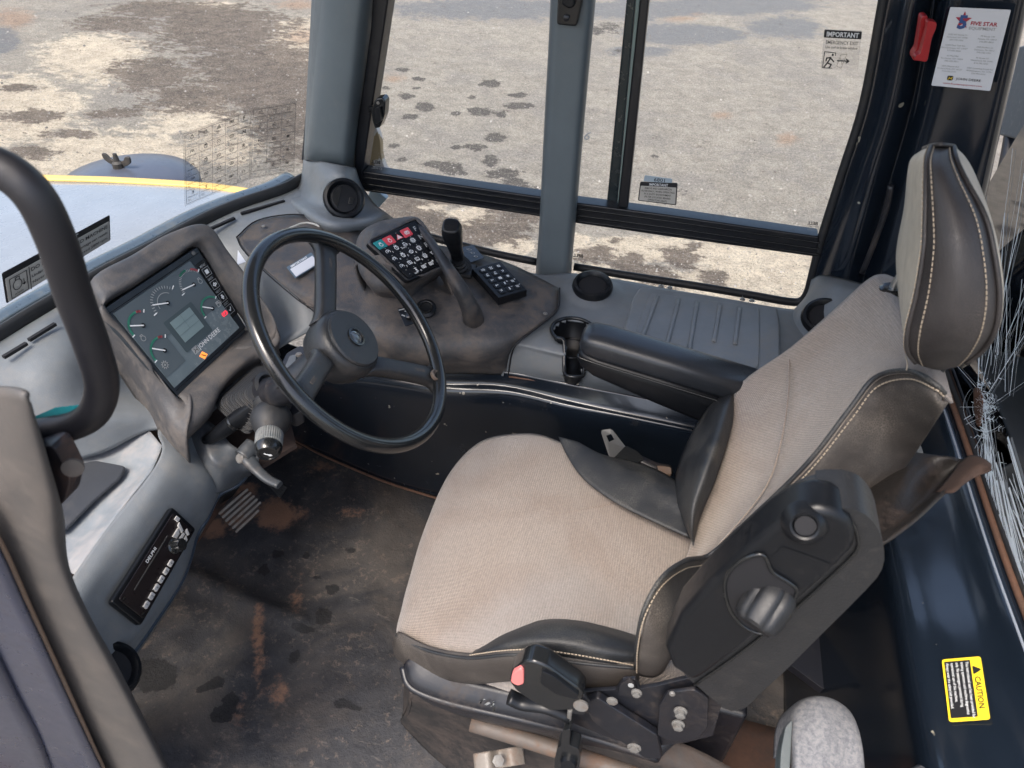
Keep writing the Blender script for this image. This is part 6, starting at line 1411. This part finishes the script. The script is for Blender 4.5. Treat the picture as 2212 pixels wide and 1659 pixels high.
lathe('pivot_boss', [(.021, -.004), (.017, .004), (.013, .008), (.011, .007), (.009, -.001), (0, -.003)], P(1738, 1131, y=YA - .001), (-.15, -.8, .45), BLACK, na, 32)
lathe('pivot_hole', [(.0095, 0), (.0095, .001), (0, .001)], P(1738, 1131, y=YA + .0005) + V((0, -.0045, .002)), (-.15, -.8, .45), DARK, na, 20)
mesh('rating_plate', YP_([(1690,1180),(1800,1220),(1775,1245),(1665,1205)], YA - .0006), [[0, 1, 2, 3]], BLACK, na, smooth=False)
# buckle stalks, frame plates, bolts
bu = thing('belt_buckle', P(1200, 1500, y=.47), 'black seat belt buckle with a faded pink release button', 'buckle')
bo_ = YP_([(1099,1474),(1104,1452),(1130,1432),(1150,1429),(1180,1440),(1250,1490),(1262,1505),(1240,1535),(1190,1538),(1150,1518),(1112,1492)], .462)
slab('housing', rnd(bo_, .006, 3), (0, .028, 0), BLACKG, bu, .005, 3)
slab('release_button', rnd(YP_([(1103,1474),(1106,1456),(1124,1444),(1131,1450),(1131,1478),(1118,1482)], .458), .004, 3), (0, .02, 0), PINK, bu, .004, 3)
slab('housing_shoulder', rnd(YP_([(1170,1450),(1196,1462),(1250,1502),(1246,1512),(1200,1500),(1166,1476)], .457), .004, 3), (0, .01, 0), BLACK, bu, .004, 3)
lathe('rivet', [(.010, 0), (.010, .003), (0, .004)], P(1255, 1522, y=.462), (0, -1, .2), BOLT, bu, 24)
slab('anchor_plate', rnd(YP_([(1232,1510),(1262,1500),(1275,1520),(1262,1545),(1238,1542)], .466), .003, 2), (0, .004, 0), BLACKM, bu, .001)
tube('cable_cover', YP_([(1100,1505),(1130,1518),(1180,1525),(1230,1545)], .475), .012, BLACK, bu, 10, sq=(1, .7))
fr = thing('seat_frame', V((.10, .60, .25)), 'black steel seat frame and suspension with zinc bolts', 'seat frame')
BM = BLACKD
slab('side_plate', YP_([(1180,1500),(1240,1496),(1330,1490),(1345,1470),(1372,1468),(1382,1488),(1420,1482),(1500,1462),(1560,1520),(1540,1590),(1480,1605),(1420,1612),(1330,1600),(1230,1560)], .505), (0, .006, 0), BM, fr, .001)
slab('link_arm', rnd(YP_([(1262,1520),(1290,1508),(1420,1590),(1430,1640),(1395,1640),(1280,1560)], .49), .004, 2), (0, .012, 0), BM, fr, .002)
slab('lock_plate', rnd(YP_([(1424,1524),(1440,1498),(1500,1490),(1530,1510),(1528,1575),(1505,1600),(1452,1602),(1420,1590)], .492), .005, 2), (0, .006, 0), BM, fr, .0015)
slab('lug', rnd(YP_([(1334,1502),(1340,1478),(1360,1466),(1372,1480),(1376,1508)], .498), .004, 3), (0, .004, 0), BM, fr, .001)
for u, v, r_, h_ in ((1470,1538,.0068,.012),(1465,1566,.0068,.010),(1370,1616,.0078,.006),(1375,1498,.0055,.006),(1322,1516,.0060,.003),(1452,1500,.003,.002)):
    b0 = lathe('bolt', [(r_, 0), (r_, h_ * .6), (r_ * .85, h_ * .65)], P(u, v, y=.488), (0, -1, .1), BOLT, fr, 6)
    lathe('washer', [(r_ * 1.3, -.002), (r_ * 1.3, 0), (r_, .001)], P(u, v, y=.488), (0, -1, .1), BOLT, b0, 24)
lathe('slot_hole', [(.004, 0), (.004, .001), (0, .001)], P(1363, 1480, y=.497), (0, -1, .1), GREYI, fr, 16)
# lower pan, bellows and base
pan = [(870,1440,.41),(880,1475,.40),(905,1495,.395),(960,1515,.39),(1040,1535,.385),(1150,1560,.38),(1300,1600,.36),(1420,1640,.35)]
pt_ = mapz(pan)
tube('pan_edge', pt_, .006, BM, fr, 10)
sheet('pan_side', [[p + V((.03, .03, .03)) for p in pt_], [p + V((.004, .004, .004)) for p in pt_], [p + V((.012, .008, -.035)) for p in pt_], [p + V((.03, .02, -.07)) for p in pt_]], BM, fr, n=6, m=4)
for u, v in ((915,1490),): slab('foot_bracket', YP_([(898,1475),(915,1478),(935,1515),(905,1520)], .57), (.03, .01, 0), BLACKG, fr, .002)
lathe('height_dial', [(.020, 0), (.020, .004), (.016, .007), (0, .007)], P(1052, 1519, y=.52), (-.2, -.8, .5), BLACKG, fr, 28)
strokes(Quad(P(1034,1508,y=.512), P(1070,1508,y=.512), P(1070,1530,y=.512), P(1034,1530,y=.512)), [arc(.5, .5, .4, 150, 250), arc(.5, .5, .4, -20, 50), [(.4, .6), (.6, .42), (.66, .5), (.46, .68), (.4, .6)]], .08, GREYI, fr, .0, 'dial_marking')
sb = thing('suspension_base', V((-.05, .80, 0)), 'dirty rubber covered seat base standing on the floor', 'seat base')
tp = [(888,1500,.33),(905,1500,.34),(1050,1530,.34),(1250,1590,.34),(1450,1660,.34),(1560,1720,.34)]
sheet('rubber_cover', [[p + V((.03, .03, .02)) for p in mapz(tp)], mapz(tp), mapz([(886,1525,.27),(896,1530,.27),(1050,1570,.27),(1250,1630,.27),(1450,1700,.27),(1560,1760,.27)]), mapz([(875,1545,.12),(885,1555,.12),(1030,1620,.12),(1250,1700,.12),(1450,1780,.12),(1560,1830,.12)]),
      mapz([(868,1545,.0),(876,1575,.0),(1000,1690,.0),(1200,1800,.0),(1450,1900,.0),(1560,1950,.0)])], dirty('muddy_rubber_cover', (.012, .0115, .012), (.042, .031, .026), .8, .7, 9, 220, .8), sb, n=6, m=6, disp=lambda p, a, b: V((0, 0, .006 * noise.noise(p * 14))))
sheet('cover_front', [mapz([(888,1500,.34),(880,1440,.34),(900,1350,.34),(960,1240,.34)]), mapz([(872,1540,.15),(875,1470,.15),(905,1370,.15),(960,1260,.15)]), mapz([(868,1545,.0),(880,1500,.0),(915,1400,.0),(980,1270,.0)])], D.materials['muddy_rubber_cover'], sb, n=6, m=5)
slab('base_box', [V((-.22, .62, .0)), V((.28, .62, .0)), V((.28, 1.02, .0)), V((-.22, 1.02, .0))], (0, 0, .36), BM, sb, .01)
ro = thing('adjuster_rod', P(1180, 1600, z=.30), 'rusty steel tube lying along the seat base', 'rod')
tube('tube', [P(1018, 1562, z=.30), P(1200, 1618, z=.295), P(1420, 1690, z=.29)], .0135, RUST, ro, 20)
cpl = thing('clamp_plate', P(1080, 1650, z=.20), 'bent rusty clamp plate with a bolt on the seat base', 'clamp')
cq2 = Quad(P(1022,1628,z=.26), P(1132,1610,z=.26), P(1138,1650,z=.25), P(1026,1668,z=.25))
rows = [[cq2.pt(s, t, .008 * math.cos(s * 12.56) * -1) for s in (0, .15, .3, .42, .5, .58, .7, .85, 1)] for t in (0, .33, .66, 1)]
sheet('plate', rows, dirty('rusty_zinc', (.17, .15, .13), (.14, .085, .055), .6, .5, 22, 200, .4), cpl, n=3, m=3, thick=.006)
lathe('bolt', [(.010, 0), (.010, .006), (0, .007)], cq2.pt(.45, .6, .012), cq2.n, BOLT, cpl, 6)
hl = thing('slide_lever', P(1228, 1640, z=.28), 'thin steel rod ending in a black T shaped grip in front of the seat base', 'lever')
tube('rod', YP_([(1232,1530),(1228,1560),(1224,1590)], .47), .0035, BOLT, hl, 10)
slab('grip', rnd(YP_([(1216,1578),(1232,1576),(1230,1610),(1250,1618),(1254,1640),(1246,1690),(1196,1690),(1198,1640),(1204,1616),(1212,1612)], .455), .004, 3), (0, .022, 0), BLACKG, hl, .006, 3)
lathe('grip_boss', [(.013, 0), (.011, .006), (0, .007)], P(1228, 1648, y=.452), (0, -1, .3), BLACK, hl, 20)
# seat belt tongue by the far side
tg = thing('belt_tongue', P(1340, 985, z=.50), 'steel belt tongue with a square hole standing beside the cushion', 'belt tongue')
q = Quad(P(1297,930,z=.56), P(1320,926,z=.56), P(1352,968,z=.53), P(1318,994,z=.53))
def frame_plate(name, q, s0, t0, s1, t1, mat, root, th=.002):
    o_ = rnd(q.rect(0, 0, 1, 1), .006, 3); vs = []; fs = []
    outer = [q.pt(0, .08), q.pt(.12, 0), q.pt(.88, 0), q.pt(1, .08), q.pt(1, 1), q.pt(0, 1)]; inner = [q.pt(s0, t0), q.pt(s0 + .01, t0), q.pt(s1 - .01, t0), q.pt(s1, t0), q.pt(s1, t1), q.pt(s0, t1)]
    vs = outer + inner; n = 6
    return mesh(name, vs, [[i, (i + 1) % n, n + (i + 1) % n, n + i] for i in range(n)], mat, root, smooth=False, thick=th)
frame_plate('tongue', q, .28, .22, .72, .46, STEEL, tg)
slab('cover', rnd(mapz([(1316,998,.53),(1352,962,.535),(1378,975,.53),(1392,992,.525),(1360,1008,.52)]), .005, 3), (0, 0, -.018), BLACKG, tg, .004)
tube('webbing', mapz([(1380,990,.52),(1420,1008,.515),(1450,1014,.50)]), .010, BLACKD, tg, 8, sq=(1, .4))
slab('anchor', rnd(mapz([(1418,1004,.52),(1450,1008,.52),(1452,1024,.515),(1425,1022,.515)]), .004, 2), (0, 0, -.01), RUST, tg, .002)
# torn leather flap hanging behind the backrest
fl = thing('leather_flap', P(1950, 1100, x=.36), 'torn brown leather flap sticking out behind the seat back', 'flap')
F = lambda u, v, x: P(u, v, x=x)
FLM = dirty('torn_brown_leather', (.013, .011, .010), (.040, .026, .020), .6, .5, 12, 260, .8)
sheet('flap', [[F(1800,1150,.30), F(1870,1050,.34), F(1924,985,.38), F(1960,975,.40)],
               [F(1840,1160,.30), F(1930,1060,.36), F(1990,1000,.41), F(2040,985,.44)],
               [F(1870,1180,.30), F(1960,1110,.37), F(2020,1050,.43), F(2085,992,.47)],
               [F(1890,1185,.31), F(1975,1120,.36), F(2035,1065,.42), F(2118,985,.48)]], FLM, fl, n=6, m=6, thick=.004)
sheet('curled_edge', [[F(2070,1000,.46), F(2096,983,.47), F(2125,990,.48), F(2142,1002,.49)], [F(2050,1030,.44), F(2085,1012,.455), F(2118,1005,.47), F(2142,1008,.485)], [F(2020,1062,.42), F(2060,1060,.43), F(2100,1035,.46), F(2140,1012,.48)]],
      dirty('suede_underside', (.040, .022, .016), (.06, .036, .026), .6, .9, 20, 260, .5), fl, n=5, m=5, thick=.003)
# trainer seat behind, its grey tweed top showing
tr = thing('instructor_seat', V((.34, .50, .30)), 'grey tweed fold up seat with dark side trim at the bottom edge', 'seat')
tc = [P(1706,1640,z=.50), P(1710,1575,z=.52), P(1730,1534,z=.53), P(1770,1518,z=.54), P(1815,1528,z=.53), P(1850,1562,z=.52), P(1864,1630,z=.50)]
base_ = [P(u,1800,z=.46) for u in (1703,1708,1735,1770,1812,1850,1868)]
sheet('backrest', [[p + V((0, .035, -.08)) for p in tc], [p + V((0, .02, -.02)) for p in tc], tc, [a.lerp(b, .33) + V((0, 0, .022 if 0 < i < 6 else .006)) for i, (a, b) in enumerate(zip(tc, base_))], [a.lerp(b, .75) + V((0, 0, .022 if 0 < i < 6 else .006)) for i, (a, b) in enumerate(zip(tc, base_))], base_], FABG, tr, n=6, m=6)
slab('side_trim', rnd([P(u, v, z=zz) for u, v, zz in [(1697,1568,.525),(1713,1552,.53),(1710,1600,.52),(1704,1720,.50),(1682,1720,.50),(1687,1620,.515)]], .004, 2), (0, .0, -.03), dirty('grey_vinyl_trim', (.07, .085, .09), (.12, .12, .11), .4, .45, 14, 300, .3), tr, .004)
sheet('cushion', [[P(u, v, z=zz) for u, v, zz in [(1960,1662,.46),(2000,1645,.48),(2050,1640,.49),(2100,1655,.47)]], [P(u, v, z=zz) for u, v, zz in [(1940,1700,.47),(2000,1690,.50),(2060,1690,.50),(2110,1710,.47)]], [P(u, v, z=.46) for u, v in [(1930,1780),(2000,1780),(2070,1780),(2120,1790)]]], FABG, tr, n=6, m=6)
# access cover and dirty recess on the floor behind the seat
av = thing('access_cover', P(1800, 1450, z=.10), 'flat dark access cover with one screw behind the raised armrest', 'cover')
aq = [(1695,1440),(1760,1350),(1882,1395),(1886,1420),(1848,1500),(1780,1490),(1700,1430)]
slab('plate', rnd([P(u, v, z=.16) for u, v in aq], .012, 3), (0, 0, -.02), dirty('dark_cover_plate', (.012, .013, .018), (.04, .035, .03), .4, .4, 10, 200, .1), av, .003)
lathe('screw', [(.006, 0), (.006, .002), (0, .003)], P(1842, 1439, z=.161), (0, 0, 1), BOLT, av, 12)
struct(sheet('floor_recess', [[V((.20, .25, .012)), V((.35, .25, .012)), V((.47, .25, .012))], [V((.20, .8, .012)), V((.35, .8, .012)), V((.47, .8, .012))]], CLAY, n=12, m=20, thick=.004, disp=lambda p, a, b: V((0, 0, .004 + .004 * noise.noise(p * 20)))))
# foreground: door post with grab handle
dp = thing('door_post', P(250, 1600, y=.33), 'blurred brown grey door post trim in the near left corner', 'pillar')
cols = []
prof = [(-.12, .0, 0), (0, 0, 0)]
ctr = [[(-140,830),(-40,835),(30,842),(62,862),(72,885),(74,905)],
       [(-150,960),(-60,950),(20,945),(75,950),(96,965),(100,985)],
       [(-140,1100),(-60,1090),(30,1080),(100,1075),(126,1085),(137,1105)],
       [(-120,1240),(-30,1230),(60,1215),(115,1205),(140,1205),(150,1225)],
       [(-70,1380),(20,1365),(110,1345),(165,1325),(185,1320),(197,1335)],
       [(-10,1500),(90,1480),(170,1460),(225,1440),(246,1432),(258,1445)],
       [(60,1640),(150,1620),(230,1595),(290,1570),(312,1560),(324,1575)],
       [(110,1760),(210,1745),(300,1720),(350,1690),(372,1680),(385,1700)]]
ys_ = [.345, .318, .302, .300, .312, .345]
sheet('trim', [[P(u, v, y=y) for (u, v), y in zip(r, ys_)] for r in ctr], GREYN, dp, n=5, m=5)
tube('bare_edge', [P(u, v, y=.296) for u, v in [(-60,1080),(0,1178),(60,1310),(120,1440),(175,1560),(240,1700)]], .004, dirty('bare_copper_edge', (.30, .20, .14), (.2, .14, .1), .5, .45, 20, 200, .2), dp, 8)
sheet('door_edge_panel', [[P(u, v, y=.29) for u, v in [(-60,1085),(0,1182),(60,1314),(120,1444),(175,1564),(240,1700)]], [P(u, v, y=.285) for u, v in [(-200,1090),(-120,1200),(-40,1340),(30,1480),(90,1600),(150,1760)]],
       [P(u, v, y=.275) for u, v in [(-200,1130),(-130,1240),(-50,1380),(20,1520),(76,1640),(130,1800)]], [P(u, v, y=.25) for u, v in [(-400,1130),(-300,1300),(-200,1480),(-120,1620),(-60,1760),(0,1900)]]], dirty('door_navy_paint', (.03, .035, .06), (.08, .07, .07), .4, .3, 6, 60, .05, coat=.4), dp, n=5, m=5)
gr = thing('grab_loop', P(130, 1010, y=.37), 'thick black grab handle loop bolted to the near door post', 'handle')
tube('loop', [P(u, v, y=yy) for u, v, yy in [(-140,390,.37),(-60,355,.37),(10,368,.375),(75,425,.375),(122,520,.375),(160,640,.375),(200,750,.375),(220,830,.375),(205,888,.37),(160,918,.365),(90,935,.355),(20,945,.345)]], .0138, dirty('matt_black_tube', (.007, .007, .010), (.02, .017, .017), .3, .5, 8, 300, .1), gr, 20, n=8, sq=(1, 1))
mesh('pane', [P(u, v, y=.365) for u, v in [(62,905),(120,880),(190,872),(185,905),(120,925),(70,930)]], [list(range(6))], flat('teal_reflection', (.02, .20, .24), .15, coat=.5), gr, smooth=False)  # teal reflection inside the loop, painted as a small solid polygon
slab('bracket', rnd([P(u, v, y=.352) for u, v in [(70,940),(150,930),(185,1000),(172,1050),(140,1078),(105,1085),(85,1020)]], .008, 3), (0, -.02, 0), dirty('worn_black_bracket', (.014, .013, .018), (.12, .07, .05), .5, .4, 14, 200, .2), gr, .005, 3)
lathe('bolt_head', [(.009, 0), (.009, .003), (0, .004)], P(158, 1008, y=.330), (.5, -.8, .2), RUST, gr, 20)
